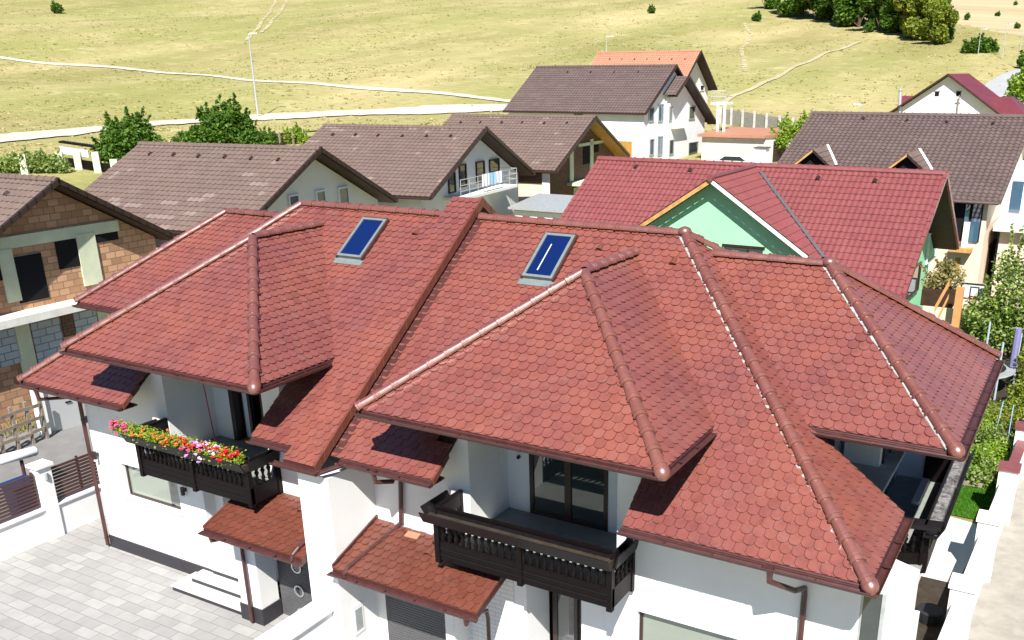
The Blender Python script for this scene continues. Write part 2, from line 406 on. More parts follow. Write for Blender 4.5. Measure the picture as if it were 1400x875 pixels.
def far_road():
    Lp = [(1320,150),(1333,128),(1352,112),(1372,101),(1392,95)]
    Rp = [(1400,150),(1402,128),(1406,112),(1408,102),(1410,96)]
    mb = MB(); n = 14
    def samp(P, t):
        k = min(len(P)-2, int(t*(len(P)-1))); f = t*(len(P)-1)-k
        return (P[k][0]+(P[k+1][0]-P[k][0])*f, P[k][1]+(P[k+1][1]-P[k][1])*f)
    for i in range(n+1):
        a = ground(*samp(Lp, i/n)); b = ground(*samp(Rp, i/n))
        for k in range(5):
            q = a.lerp(b, k/4); mb.v.append((q.x, q.y, hgt(q.x, q.y)+.12))
    for i in range(n):
        for k in range(4): a = i*5+k; mb.f.append((a, a+1, a+6, a+5)); mb.t.append(.5)
    structure(mb.build('asphalt_road', M['farroad']))
    pts = [ground(*samp([(1376,136),(1384,120),(1392,108),(1398,99)], i/6)) for i in range(7)]
    ribbon('road_line', None, .25, M['whitepaint'], .17, 1, 0, pts)
far_road()

M['track'] = M['track']
# flat ground sheets near the houses (each above the one below)
def sheet(name, pts, m, z):
    mb = MB(); mb.poly([(p[0], p[1], z) for p in pts]); return structure(mb.build(name, m))
sheet('courtyard', [(-12.12,-14),(-1.3,-14),(-1.3,6),(-12.12,6)], M['paver'], .004)
sheet('courtyard', [(-1.05,-14),(9.95,-14),(9.95,-3.5),(-1.05,-3.5)], M['paver'], .004)
sheet('street', [(-24.5,-16),(-12.5,-16),(-12.5,8),(-21.3,5)], M['asphalt'], .008)
sheet('side_passage', [(9.1,-3.4),(9.98,-3.4),(10.1,5.2),(9.1,5.2)], M['soil'], .006)
sheet('garden_path', [(9.05,4.9),(9.95,4.9),(10.15,7.6),(9.95,8.6),(9.0,8.8)], M['tread'], .012)
sheet('pavement', [(10.0,-8),(16,-8),(17,22),(10.4,22)], M['paving'], .008)
sheet('garden_soil', [(6,14.5),(13,14.5),(13,31),(6,31)], M['soil'], .002)
sheet('yard_slab', [(4,30),(14,30),(14,38),(4,38)], M['pale'], .03)

# ------------------------------------------------------------------ clipping and tiles
def clip2(poly, conv):
    out = poly
    for i in range(len(conv)):
        a, b = conv[i], conv[(i+1) % len(conv)]
        ex, ey = b[0]-a[0], b[1]-a[1]; res = []
        if not out: return []
        for j in range(len(out)):
            p, q = out[j], out[(j+1) % len(out)]
            sp = ex*(p[1]-a[1]) - ey*(p[0]-a[0]); sq = ex*(q[1]-a[1]) - ey*(q[0]-a[0])
            if sp >= 0: res.append(p)
            if (sp >= 0) != (sq >= 0):
                t = sp/(sp-sq); res.append((p[0]+(q[0]-p[0])*t, p[1]+(q[1]-p[1])*t))
        out = res
    return out
def area2(p): return .5*sum(p[i][0]*p[(i+1)%len(p)][1]-p[(i+1)%len(p)][0]*p[i][1] for i in range(len(p)))
TW, TE = .195, .178
def beaver(name, O, ex, es, regions, m, parent, w=TW, e=TE, u0=0.0, lift=.0, seed=1):
    """scalloped tiles over the plane through O; regions are convex 3-D polygons lying in it"""
    O, ex, es = V(O), V(ex).normalized(), V(es).normalized(); n = ex.cross(es).normalized()
    if n.z < 0: n = -n
    rnd = random.Random(seed); regs = []
    for R in regions:
        r2 = [((V(p)-O).dot(ex), (V(p)-O).dot(es)) for p in R]
        if area2(r2) < 0: r2.reverse()
        regs.append(r2)
    umin = min(p[0] for r in regs for p in r); umax = max(p[0] for r in regs for p in r)
    vmin = min(p[1] for r in regs for p in r); vmax = max(p[1] for r in regs for p in r)
    mb = MB()
    for r in regs:
        mb.poly([O+ex*p[0]+es*p[1]+n*(lift-.004) for p in r], .3)
    arc = .074; th = .020; Ln = e+arc+.03
    rows = range(int(math.floor(vmin/e))-1, int(math.ceil(vmax/e))+1)
    c0 = int(math.floor((umin-u0)/w))-1; c1 = int(math.ceil((umax-u0)/w))+1
    ang = [math.pi*(1+i/6) for i in range(7)]
    shape = [(.5*math.cos(a), 1+math.sin(a)) for a in ang]
    for rw in rows:
        for c in range(c0, c1+1):
            uc = u0 + (c + (.5 if rw % 2 else 0))*w + rnd.uniform(-.003,.003); v0 = rw*e + rnd.uniform(-.004,.004)
            tn = rnd.random(); tn = tn*.75+.2 if rnd.random() > .06 else tn*.12
            tilt = rnd.uniform(-.0035,.0045)
            ww = w*.955
            out = [(uc+x*ww, v0+y*arc) for x, y in shape] + [(uc+.5*ww, v0+Ln), (uc-.5*ww, v0+Ln)]
            for r in regs:
                q = clip2(out, r)
                if len(q) < 3 or area2(q) < 4e-4: continue
                top = []; bot = []
                for (a, b) in q:
                    h = lift + .010 + (.038+tilt)*(1-(b-v0)/Ln) + rnd.uniform(0, .0008)
                    p = O + ex*a + es*b
                    top.append(p+n*h); bot.append(p+n*(h-th))
                k = len(mb.v); L_ = len(q)
                mb.v += [tuple(p) for p in top+bot]
                mb.f.append(tuple(range(k, k+L_))); mb.t.append(tn)
                for i in range(L_):
                    j = (i+1) % L_
                    if abs(q[i][1]-(v0+Ln)) < 1e-6 and abs(q[j][1]-(v0+Ln)) < 1e-6: continue
                    mb.f.append((k+i, k+L_+i, k+L_+j, k+j)); mb.t.append(tn*.6)
    return mb.build(name, m, parent)
def ridge_caps(name, p0, p1, parent, r=.105, seg=.39, ball=False, m=None, n0=(0,0,1)):
    """overlapping half-round caps from p0 (lower end) to p1"""
    p0, p1 = V(p0), V(p1); d = p1-p0; L_ = d.length; d.normalize(); k = max(1, round(L_/seg)); s = L_/k
    a = d.cross(V((0,0,1))).normalized(); u = a.cross(d).normalized(); mb = MB(); nn = 10
    rnd = random.Random(int(L_*1000))
    def ring(c, rr):
        b = len(mb.v)
        for i in range(nn+1):
            w = math.pi*(i/nn)*1.1 - .05*math.pi
            mb.v.append(tuple(c + a*math.cos(w)*rr*1.05 + u*math.sin(w)*rr*.95))
        return b
    for i in range(k):
        off = a*rnd.uniform(-.006,.006); tn = rnd.random()
        c = p0 + d*(i*s) + off
        prof = [(-.035, r*1.02),(-.03, r*1.17),(.012, r*1.18),(.016, r*1.02),(.052, r*1.02),(.056, r*1.13),(.088,r*1.13),(.092,r*.97),(s*.55, r*.93),(s-.02, r*.86)]
        rs = [ring(c + d*t, rr) for t, rr in prof]
        for b0, b1 in zip(rs, rs[1:]):
            for j in range(nn): mb.f.append((b0+j, b0+j+1, b1+j+1, b1+j)); mb.t.append(tn)
        mb.f.append(tuple(rs[0]+j for j in range(nn+1))); mb.t.append(tn)
    o = mb.build(name, m or M['cap'], parent)
    if ball:
        bb = MB(); c = p0 - d*.03 - u*.02
        prof = [(-.16,.01),(-.15,.05),(-.12,.09),(-.07,.12),(-.02,.132),(.04,.13),(.05,.11)]
        bb.lathe(c, prof, 14, axis=d); bb.build('hip_end_cap', M['cap'], parent, smooth=True)
    return o
def gutter(name, p0, p1, parent, r=.07, apron=None):
    """open half-round gutter from p0 to p1 (rim line), with end caps"""
    p0, p1 = V(p0), V(p1); d = (p1-p0).normalized(); a = d.cross(V((0,0,1))).normalized(); mb = MB(); nn = 8
    for rr, fl in ((r, 1), (r-.008, -1)):
        b = len(mb.v)
        for c in (p0, p1):
            for i in range(nn+1):
                w = math.pi + math.pi*i/nn; mb.v.append(tuple(c + a*math.cos(w)*rr + V((0,0,1))*math.sin(w)*rr))
        for i in range(nn):
            q = (b+i, b+i+1, b+nn+2+i, b+nn+1+i); mb.f.append(q if fl > 0 else q[::-1]); mb.t.append(.5)
    for s_ in (-1, 1): mb.tube([p0+a*r*s_+V((0,0,.004)), p1+a*r*s_+V((0,0,.004))], .011, 6)
    for c in (p0, p1):
        mb.poly([c + a*math.cos(math.pi+math.pi*i/nn)*r + V((0,0,1))*math.sin(math.pi+math.pi*i/nn)*r for i in range(nn+1)])
    L_ = (p1-p0).length; k = int(L_/.7)
    for i in range(1, k):
        c = p0 + (p1-p0)*(i/k); mb.obox(c - a*(r+.012) - d*.012 + V((0,0,-.02)), a*(2*r+.024), d*.024, (0,0,.026))
    return mb.build(name, M['brownmetal'], parent)

# ------------------------------------------------------------------ THE DUPLEX
H = thing('duplex_house', 'large white duplex house with red scalloped tile roof in the foreground', 'house', (-.5, 0, 0))
yE, Ze, XL, XR = -4.66, 4.8, -11.25, 9.41
xl, xr, yR, Zr = -6.54, 4.11, .77, 8.75
tp = (Zr-Ze)/(yR-yE); yw = -3.77
def zM(y): return Ze + (y-yE)*tp
def pm(x, y): return (x, y, zM(y))
tR = (Zr-Ze)/(XR-xr); tL = (Zr-Ze)/(xl-XL)
yBk = 2*yR - yE
# lower front slope, with the two loggia openings left out
LO, LP0, LP1 = -7.4, -7.55, -3.25      # left unit
RO0, RO1 = 1.45, 5.38
PSL, PSR = -1.85, -1.05
yv = -2.3
def xh_l(y): return XL + (y-yE)*(xl-XL)/(yR-yE)
def xh_r(y): return XR + (y-yE)*(xr-XR)/(yR-yE)
regsL = [[pm(XL,yE), pm(-7.4,yE), pm(-7.4,-3.8), pm(xh_l(-3.8),-3.8)],
         [pm(xh_l(-3.8),-3.8), pm(-7.47,-3.8), pm(-7.47,yv), pm(xh_l(yv),yv)],
         [pm(-3.25,yE), pm(PSL+.1,yE), pm(PSL+.1,yv), pm(-3.25,yv)],
         [pm(xh_l(yv),yv), pm(PSL+.1,yv), pm(PSL+.1,yR), pm(xl,yR)]]
beaver('roof_tiles', pm(0,yE), (1,0,0), (0,1,tp), regsL, M['tile'], H, seed=3)
regsR = [[pm(PSR-.1,yE), pm(1.45,yE), pm(1.45,-4.0), pm(PSR-.1,-4.0)],
         [pm(PSR-.1,-4.0), pm(1.08,-4.0), pm(1.08,yv), pm(PSR-.1,yv)],
         [pm(5.38,yE), pm(XR,yE), pm(xh_r(yv),yv), pm(5.38,yv)],
         [pm(PSR-.1,yv), pm(xh_r(yv),yv), pm(xr,yR), pm(PSR-.1,yR)]]
beaver('roof_tiles', pm(0,yE), (1,0,0), (0,1,tp), regsR, M['tile'], H, seed=4)
# right end slope
def pe(x, y): return (x, y, Ze + (XR-x)*tR)
beaver('roof_tiles', pe(XR,0), (0,1,0), (-1,0,tR), [[pe(XR,yE), pe(XR,-1.98), pe(xh_r(-1.98),-1.98)],
       [pe(xh_r(-1.98),-1.98), pe(XR,-1.98), pe(7.3,-1.98), pe(4.2,.9), pe(xr,yR)][0:1]+[pe(7.64,-1.98), pe(4.45,1.1), pe(xr,yR)]], M['tile'], H, seed=5)
# left end slope, back slope: plain courses
mb = MB()
mb.poly([(XL,yE,Ze),(xl,yR,Zr),(XL,yBk,Ze)]); mb.poly([(XL,yBk,Ze),(xl,yR,Zr),(xr,yR,Zr),(XR,yBk,Ze)]); mb.poly([(XR,1.1,Ze),(XR,yBk,Ze),(xr,yR,Zr)])
mb.build('rear_roof', M['tile'], H)
# wings
wy, wz, wX, wr, wyr = -2.02, 6.11, 10.08, 7.07, .98
wzr = 8.34; tW = (wzr-wz)/(wyr-wy); tWe = (wzr-wz)/(wX-wr)
def pw(x, y): return (x, y, wz + (y-wy)*tW)
beaver('wing_roof_tiles', pw(0,wy), (1,0,0), (0,1,tW), [[pw(7.65,wy), pw(wX,wy), pw(wr,wyr), pw(4.62,wyr)]], M['tile'], H, seed=6)
def pwe(x, y): return (x, y, wz + (wX-x)*tWe)
beaver('wing_roof_tiles', pwe(wX,0), (0,1,0), (-1,0,tWe), [[pwe(wX,wy), pwe(wX,3.98), pwe(wr,wyr)]], M['tile'], H, seed=7)
wl, wlr = -12.5, -9.63
beaver('wing_roof_tiles', pw(0,wy), (1,0,0), (0,1,tW), [[pw(wl,wy), pw(-9.6,wy), pw(-6.9,wyr), pw(wlr,wyr)]], M['tile'], H, seed=8)
mb = MB()
mb.poly([(wr,wyr,wzr),(4.6,wyr,wzr),(7.65,3.98,wz),(wX,3.98,wz)]); mb.poly([(wl,wy,wz),(wlr,wyr,wzr),(wl,3.98,wz)]); mb.poly([(wlr,wyr,wzr),(-7,wyr,wzr),(-9.7,3.98,wz),(wl,3.98,wz)])
mb.build('rear_wing_roof', M['tile'], H)
# bays over the loggias
yb, zb = -5.11, 6.14
def bay(x0, x1, seed):
    xm = (x0+x1)/2; ya, za = -1.99, 8.37; ytop = yE + (za-Ze)/tp; ymz = yE + (zb-Ze)/tp
    tb = (za-zb)/(ya-yb); ts = (za-zb)/(x1-xm)
    beaver('bay_roof_tiles', (xm,yb,zb), (1,0,0), (0,1,tb), [[(x0,yb,zb),(x1,yb,zb),(xm,ya,za)]], M['tile'], H, seed=seed)
    beaver('bay_roof_tiles', (x1,0,zb), (0,1,0), (-1,0,ts), [[(x1,yb,zb),(x1,ymz,zb),(xm,ytop,za),(xm,ya,za)]], M['tile'], H, seed=seed+1)
    mb = MB(); mb.poly([(x0,yb,zb),(xm,ya,za),(xm,ytop,za),(x0,ymz,zb)]); mb.build('bay_side_roof', M['tile'], H)
    ridge_caps('hip_caps', (x0,yb,zb+.05), (xm,ya,za+.05), H)
    ridge_caps('hip_caps', (x1,yb,zb+.05), (xm,ya,za+.05), H, ball=True)
    ridge_caps('ridge_caps', (xm,ytop+.0,za+.04), (xm,ya,za+.05), H)
    # soffit
    mb = MB(); mb.box(x0+.02, x1-.02, yb+.02, -2.3, zb-.10, zb-.04); mb.build('soffit', M['soffit'], H)
    gutter('gutter', (x0-.02,yb-.07,zb-.04), (x1+.07,yb-.07,zb-.04), H)
    gutter('gutter', (x1+.07,yb-.07,zb-.04), (x1+.07,ymz-.25,zb-.04), H)
    mb = MB()
    mb.obox((x0,yb-.02,zb-.02), (x1-x0,0,0), (0,.14,.14*tb+.02), (0,0,-.13)); mb.obox((x1+.02,yb,zb-.02), (0,ymz-yb-.1,0), (-.14,0,.14*ts+.02), (0,0,-.13))
    mb.obox((x0-.02,yb,zb-.04),(.1,0,.05),(0,ymz-yb-.1,0),(0,0,-.1))
    mb.build('eave_board', M['brownmetal'], H)
bay(.21, 6.25, 20); bay(-8.42, -2.46, 30)
# hips and ridges of the main roof
ridge_caps('hip_caps', (XL,yE,Ze+.05), (xl,yR,Zr+.05), H)
ridge_caps('hip_caps', (XR,yE,Ze+.05), (xr,yR,Zr+.05), H, r=.108, ball=True)
ridge_caps('ridge_caps', (PSL,yR,Zr+.04), (xl,yR,Zr+.04), H)
ridge_caps('ridge_caps', (PSR+.12,yR,Zr+.04), (xr,yR,Zr+.04), H)
ridge_caps('hip_caps', (XR,yBk,Ze+.05), (xr,yR,Zr+.05), H)
ridge_caps('wing_hip_caps', (wX,wy,wz+.05), (wr,wyr,wzr+.05), H, r=.108, ball=True)
ridge_caps('wing_hip_caps', (wX,3.98,wz+.05), (wr,wyr,wzr+.05), H)
ridge_caps('wing_ridge_caps', (4.7,wyr,wzr+.04), (wr,wyr,wzr+.04), H)
ridge_caps('wing_hip_caps', (wl,wy,wz+.05), (wlr,wyr,wzr+.05), H)
ridge_caps('wing_ridge_caps', (-7,wyr,wzr+.04), (wlr,wyr,wzr+.04), H)
bb = MB(); bb.lathe((wr,wyr,wzr+.03), [(0,.14),(.06,.15),(.12,.12),(.15,.05),(.16,.01)], 12); bb.build('hip_end_cap', M['cap'], H, smooth=True)
bb = MB(); bb.lathe((xr,yR,Zr+.03), [(0,.14),(.06,.15),(.12,.12),(.15,.05),(.16,.01)], 12); bb.build('hip_end_cap', M['cap'], H, smooth=True)
# white mortar edge showing under the right-hand hip caps
def mortar(p0, p1, side):
    p0, p1 = V(p0), V(p1); d = (p1-p0).normalized(); a = d.cross(V((0,0,1))).normalized()*side; mb = MB(); k = 60; rnd = random.Random(2)
    off = [.125+rnd.uniform(-.012,.012) for _ in range(k+1)]
    for i in range(k):
        q0 = p0.lerp(p1, i/k); q1 = p0.lerp(p1, (i+1)/k)
        mb.obox(q0+a*.05+V((0,0,-.015)), q1-q0, a*(off[i]-.05)+V((0,0,-.045)), (0,0,-.02))
    mb.build('mortar_bed', M['mortar'], H)
mortar((XR-.1,yE+.1,Ze+.09), (xr,yR,Zr+.05), -1)
mortar((wX-.05,wy+.05,wz+.09), (wr,wyr,wzr+.05), -1)
# raised tiled party-wall strip
SH = .30
def ps(x, y): return (x, y, zM(y)+SH)
beaver('party_wall_tiles', ps(0,yE), (1,0,0), (0,1,tp), [[ps(PSL,-5.15), ps(PSR,-5.15), ps(PSR,.95), ps(PSL,.95)]], M['tile'], H, u0=PSL+.1, seed=9)
beaver('party_wall_tiles', (0,.95,zM(.95)+SH), (1,0,0), (0,-1,tp), [[(PSL,2.4,zM(.95)+SH-1.45*tp),(PSR,2.4,zM(.95)+SH-1.45*tp),(PSR,.95,zM(.95)+SH),(PSL,.95,zM(.95)+SH)]], M['tile'], H, u0=PSL+.1, seed=10)
mb = MB()
k = 22
for i in range(k):      # verge tiles folded down the side
    y0 = -5.15 + 6.1*i/k; y1 = -5.15 + 6.1*(i+1)/k+.03; hh = .02
    mb.hexa([(PSR-.01,y0,zM(y0)+SH+.01-.17),(PSR+.035+.01,y0,zM(y0)+SH-.17),(PSR+.035,y1,zM(y1)+SH-.17),(PSR-.01,y1,zM(y1)+SH-.17),
             (PSR-.01,y0,zM(y0)+SH+.045),(PSR+.045,y0,zM(y0)+SH+.045),(PSR+.03,y1,zM(y1)+SH+.035),(PSR-.01,y1,zM(y1)+SH+.035)], (i*37 % 10)/10)
for i in range(5):
    y0 = .97+.29*i; y1 = y0+.31; z0 = 2*zM(.95)-zM(y0)+SH; z1 = 2*zM(.95)-zM(y1)+SH
    mb.hexa([(PSR-.01,y0,z0-.17),(PSR+.04,y0,z0-.17),(PSR+.04,y1,z1-.17),(PSR-.01,y1,z1-.17),(PSR-.01,y0,z0+.045),(PSR+.04,y0,z0+.045),(PSR+.04,y1,z1+.035),(PSR-.01,y1,z1+.035)], .5)
mb.build('verge_tiles', M['porch_tile'], H)
mb = MB()
mb.prism([(PSR-.06,-5.1,zM(-5.1)+.16),(PSR-.06,-4.3,zM(-4.3)-.1),(PSR-.06,.95,zM(.95)-.25),(PSR-.06,.95,zM(.95)+SH-.02),(PSR-.06,-5.1,zM(-5.1)+SH-.02)], (-.70,0,0))
mb.build('party_wall_side', M['brownmetal'], H)
mb = MB()
mb.obox((PSR-.05,-4.62,zM(-4.62)+.04), (.26,0,0), (0,5.35,5.35*tp), (0,0,.012)); mb.build('flashing', M['brownmetal'], H)
mb = MB(); mb.box(PSL,PSR+.03,-5.17,-5.13,zM(-5.15)+.16,zM(-5.15)+SH); mb.build('eave_board', M['brownmetal'], H)

# eaves: drip board, soffit, gutter
def eave(x0, x1, capl=True):
    mb = MB(); mb.obox((x0,yE-.02,Ze-.02), (x1-x0,0,0), (0,.14,.14*tp+.02), (0,0,-.12)); mb.build('eave_board', M['brownmetal'], H)
    mb = MB(); xa, xb = max(x0+.02,-10.3), min(x1-.02,8.4); mb.obox((xa,yE+.05,Ze-.02), (xb-xa,0,0), (0,-yE+yw-.05,(-yE+yw)*tp-.03), (0,0,-.06)); mb.box(x0+.02,x1-.02,yE+.03,yE+.4,Ze-.13,Ze-.09); mb.build('soffit', M['soffit'], H)
    gutter('gutter', (x0-.02,yE-.09,Ze-.05), (x1+(.07 if x1 > 9 else .02),yE-.09,Ze-.05), H)
eave(XL-.05, -7.4); eave(-3.25, PSL-.05); eave(-.8, 1.45); eave(5.38, XR)
gutter('gutter', (PSL-.25,-5.24,Ze-.12), (-.9,-5.24,Ze-.12), H)
gutter('gutter', (-.9,-5.24,Ze-.12), (-.62,yE-.09,Ze-.05), H, r=.06)
gutter('gutter', (XR+.09,yE-.1,Ze-.05), (XR+.09,-2.0,Ze-.05), H, r=.085)
mb = MB(); mb.obox((XR+.02,yE,Ze-.02), (0,2.68,0), (-.14,0,.14*tR+.02), (0,0,-.12)); mb.build('eave_board', M['brownmetal'], H)
mb = MB(); mb.box(XR-.35, XR, yE+.05, -2.0, Ze-.10, Ze-.05); mb.build('soffit', M['soffit'], H)
gutter('gutter', (7.35,wy-.09,wz-.05), (wX+.1,wy-.09,wz-.05), H)
gutter('gutter', (wX+.10,wy-.1,wz-.05), (wX+.10,3.98,wz-.05), H, r=.085)
mb = MB(); mb.obox((7.65,wy-.02,wz-.02),(wX-7.65,0,0),(0,.14,.14*tW+.02),(0,0,-.13)); mb.obox((wX+.02,wy,wz-.02),(0,6,0),(-.14,0,.14*tWe+.02),(0,0,-.13))
mb.obox((7.0,wy-.05,wz-.14),(.7,0,0),(0,.1,.03),(0,0,.16))
mb.build('eave_board', M['brownmetal'], H)
mb = MB(); mb.box(7.7, wX-.05, wy+.05, 3.9, wz-.10, wz-.05); mb.build('soffit', M['soffit'], H)
gutter('gutter', (wl-.02,wy-.09,wz-.05), (-9.75,wy-.09,wz-.05), H)
mb = MB(); mb.obox((wl,wy-.02,wz-.02),(2.8,0,0),(0,.14,.14*tW+.02),(0,0,-.13)); mb.build('eave_board', M['brownmetal'], H)
mb = MB(); mb.box(wl+.05, -9.7, wy+.05, 3.9, wz-.10, wz-.05); mb.build('soffit', M['soffit'], H)
# verge boards at the openings
def verge(x, ya, yb_, side=1):
    mb = MB()
    n = 3
    for i in range(n):
        y0 = ya+(yb_-ya)*i/n; y1 = ya+(yb_-ya)*(i+1)/n+.02
        mb.hexa([(x,y0,zM(y0)-.09),(x+.04*side,y0,zM(y0)-.09),(x+.04*side,y1,zM(y1)-.09),(x,y1,zM(y1)-.09),(x,y0,zM(y0)+.045),(x+.04*side,y0,zM(y0)+.045),(x+.035*side,y1,zM(y1)+.035),(x,y1,zM(y1)+.035)])
    mb.build('verge_tiles', M['porch_tile'], H)
verge(-7.4,yE,-4.18); verge(1.45,yE,-4.18)
mb = MB()
mb.obox((XR,-1.96,Ze-.05),(0,-.04,0),(-1.85,0,1.85*tR),(0,0,.09)); mb.build('verge_board', M['brownmetal'], H)

# roof underside blocks so that nothing shows through
# walls ------------------------------------------------------------
W_ = MB(); t_ = .3
def wall(x0, x1, z0, z1, y=yw, t=.3): W_.box(x0, x1, y, y+t, z0, z1)
# left unit front, ground to upper floor
wall(-10.27,-9.25,0,5.3); wall(-9.25,-7.15,0,1.72); wall(-9.25,-7.47,2.65,5.3); wall(-7.47,-7.15,2.65,3.2); wall(-7.15,-6.25,0,3.2)
W_.box(-7.47,-7.07,yw,-2.2,3.2,6.05)     # left pier of the loggia
W_.box(-3.82,-3.25,yw,-2.2,3.1,6.05)
wall(-3.25,-1.6,0,5.3)
wall(-6.25,-3.25,2.85,3.1)
# entry recess
W_.box(-6.25,-5.95,-3.47,-2.4,.0,3.2); W_.box(-6.25,-3.2,-2.4,-2.2,0,3.2)
# upper-floor slab and loggia back walls
W_.box(-7.07,-3.82,-3.6,-2.2,3.1,3.3)
W_.box(-7.07,-6.5,-2.4,-2.2,3.3,6.05); W_.box(-5.3,-3.82,-2.4,-2.2,3.3,6.05)
W_.box(1.08,1.65,yw,-2.2,3.2,6.05); W_.box(4.85,5.38,yw,-2.2,3.2,6.05)
W_.box(1.65,4.85,-3.6,-2.2,3.1,3.3)
W_.box(1.65,2.18,-2.4,-2.2,3.3,6.05); W_.box(3.98,4.85,-2.4,-2.2,3.3,6.05)
W_.box(2.18,3.98,-2.4,-2.2,5.6,6.05); W_.box(-6.5,-5.3,-2.4,-2.2,5.5,6.05)
# party pier
W_.box(-1.6,-.8,-5.07,-3.76,0,4.52)
# right unit front
wall(-.8,1.08,0,5.3); wall(1.08,1.65,0,3.2); wall(1.65,2.89,0,3.2); wall(2.89,4.12,2.75,3.2); wall(4.12,5.28,0,3.2)
wall(5.28,8.2,0,.9); wall(5.28,5.38,2.65,3.2); wall(5.38,8.2,2.65,5.3); wall(8.2,9.12,0,4.85)
W_.box(2.59,2.89,-3.47,-2.9,0,3.2); W_.box(4.12,4.4,-3.47,-2.9,0,3.2)
# right end wall with angled bay
dx_, dy_ = .8716, .4902
def diag(a, b, z0, z1, off=0, th=.25, mbb=None):
    mbb = mbb or W_
    o = V((9.12+dx_*a+dy_*off, yw+dy_*a-dx_*off, z0))
    mbb.obox(o, (dx_*(b-a),dy_*(b-a),0), (-dy_*th,dx_*th,0), (0,0,z1-z0))
diag(0,.06,0,4.3); diag(.06,.47,0,1.6); diag(.06,.47,4.1,4.3); diag(.47,.9,0,4.3)
W_.box(9.68,9.90,-3.27,-2.95,0,4.3)
W_.box(8.9,9.118,-3.47,-1.98,0,4.8); W_.box(8.9,9.12,-1.98,5.0,0,3.15)
W_.box(8.4,9.9,-2.4,-2.1,0,3.1)
W_.prism([(9.14,-3.74,4.303),(9.9,-3.30,4.303),(9.9,-2.94,4.303),(9.14,-2.6,4.303)],(0,0,.03))
# wing upper walls
W_.box(4.6,8.3,.6,.8,4.5,6.2); W_.box(8.3,8.5,.6,3.2,3.3,6.05); W_.box(8.3,9.2,3.2,3.4,3.3,6.05)
W_.box(-11.4,-9.6,-1.2,-1.0,0,6.05); W_.box(-11.4,-11.2,-1.0,4,0,6.05); W_.box(-10.27,-10.0,-3.5,5,0,4.7)
W_.build('wall', M['white'], H)
mb = MB(); mb.box(-10.0,8.9,5.2,5.4,0,4.9); mb.build('rear_wall', M['white'], H)
mb = MB()   # attic floor hides the hollow house
mb.box(-9.95,-7.8,-3.4,5.1,4.4,4.5); mb.box(-7.7,-3.3,-.75,5.1,4.4,4.5); mb.box(-3.2,1.0,-3.4,5.1,4.4,4.5); mb.box(1.1,5.3,-2.15,5.1,4.4,4.5); mb.box(5.4,8.8,-3.4,5.1,4.4,4.5)
mb.build('attic_floor', M['concrete'], H)
mb = MB()   # loggia and balcony floors
fm_ = mat('grey_green_floor', (.25,.27,.25), .6, .4, noise=.2, nscale=4)
for bx in ((-7.06,-3.83,-4.6,-2.41,3.30,3.33),(1.66,4.84,-4.6,-2.41,3.30,3.33),(8.51,9.7,-1.1,3.19,3.28,3.33)):
    mb = MB(); mb.box(*bx); mb.build('balcony_floor', fm_, H)
mb = MB(); mb.box(9.05,9.2,1.75,3.3,3.335,3.40); mb.build('sunlit_floor_strip', M['whitepaint'], H)  # sunlit band on the balcony floor, painted as a white strip
# plinths
mb = MB(); mb.box(-10.30,-6.24,yw-.03,yw+.05,0,.36); mb.build('plinth', M['plinth'], H)
# steps
mb = MB(); mb2 = MB()
for x0, yf, z in ((-6.95,-4.55,.15),(-6.65,-4.2,.30),(-6.28,-3.85,.45)):
    mb2.box(x0+.02,-4.4,yf+.02,-2.5,z-.15,z-.035); mb.box(x0,-4.38,yf,-2.48 if z > .4 else -3.3,z-.035,z)
mb2.build('step_riser', M['plinth'], H); mb.build('step_tread', M['tread'], H)
# entry pillar and doors with portholes
mb = MB(); mb.box(-4.42,-3.76,-4.58,-4.05,.42,2.5); mb.build('pillar', M['white'], H)
mb = MB(); mb.box(-4.45,-3.73,-4.61,-4.03,0,.42); mb.build('plinth', M['plinth'], H)
def slat_door(x0, x1, y, z0, z1, holes):
    d = MB(); d.box(x0,x1,y,y+.06,z0,z1); k = int((z1-z0)/.06)
    for i in range(k):
        z = z0+(z1-z0)*i/k; d.box(x0+.01,x1-.01,y-.012,y,z+.006,z+.054)
    D = d.build('slatted_door', M['slats'], H)
    for hx, hz in holes:
        r_ = MB(); r_.lathe((hx,y-.012,hz), [(0,.15),(.03,.15),(.03,.115),(.005,.11)], 20, axis=(0,-1,0)); r_.build('porthole_rim', M['chrome'], D, smooth=False)
        g_ = MB(); g_.lathe((hx,y-.022,hz), [(0,.11),(.004,.11)], 20, axis=(0,-1,0)); g_.build('porthole_glass', M['glass'], D)
slat_door(-3.74,-1.62,-4.0,0,2.6,[(-3.05,2.05),(-3.1,1.42),(-3.1,.8),(-3.1,.2)])
slat_door(-.55,1.3,-4.0,0,2.6,[])
for bx in ((-.8,-.55,-4.0,-3.7,0,2.8),(1.3,1.5,-4.35,-3.7,0,2.9)): mb = MB(); mb.box(*bx); mb.build('door_surround', M['white2'], H)
mb = MB(); mb.box(1.5,2.6,-3.80,-3.765,0,2.6); mb.build('brick_veneer', M['veneer'], H)
# meter box on the pier
mb = MB(); mb.box(-.80,-.785,-4.75,-4.45,.75,1.45); b_ = mb.build('meter_box', M['whitepaint'], H)
mb = MB(); mb.box(-.785,-.778,-4.7,-4.5,.85,1.35); mb.build('box_door', M['steel'], b_)

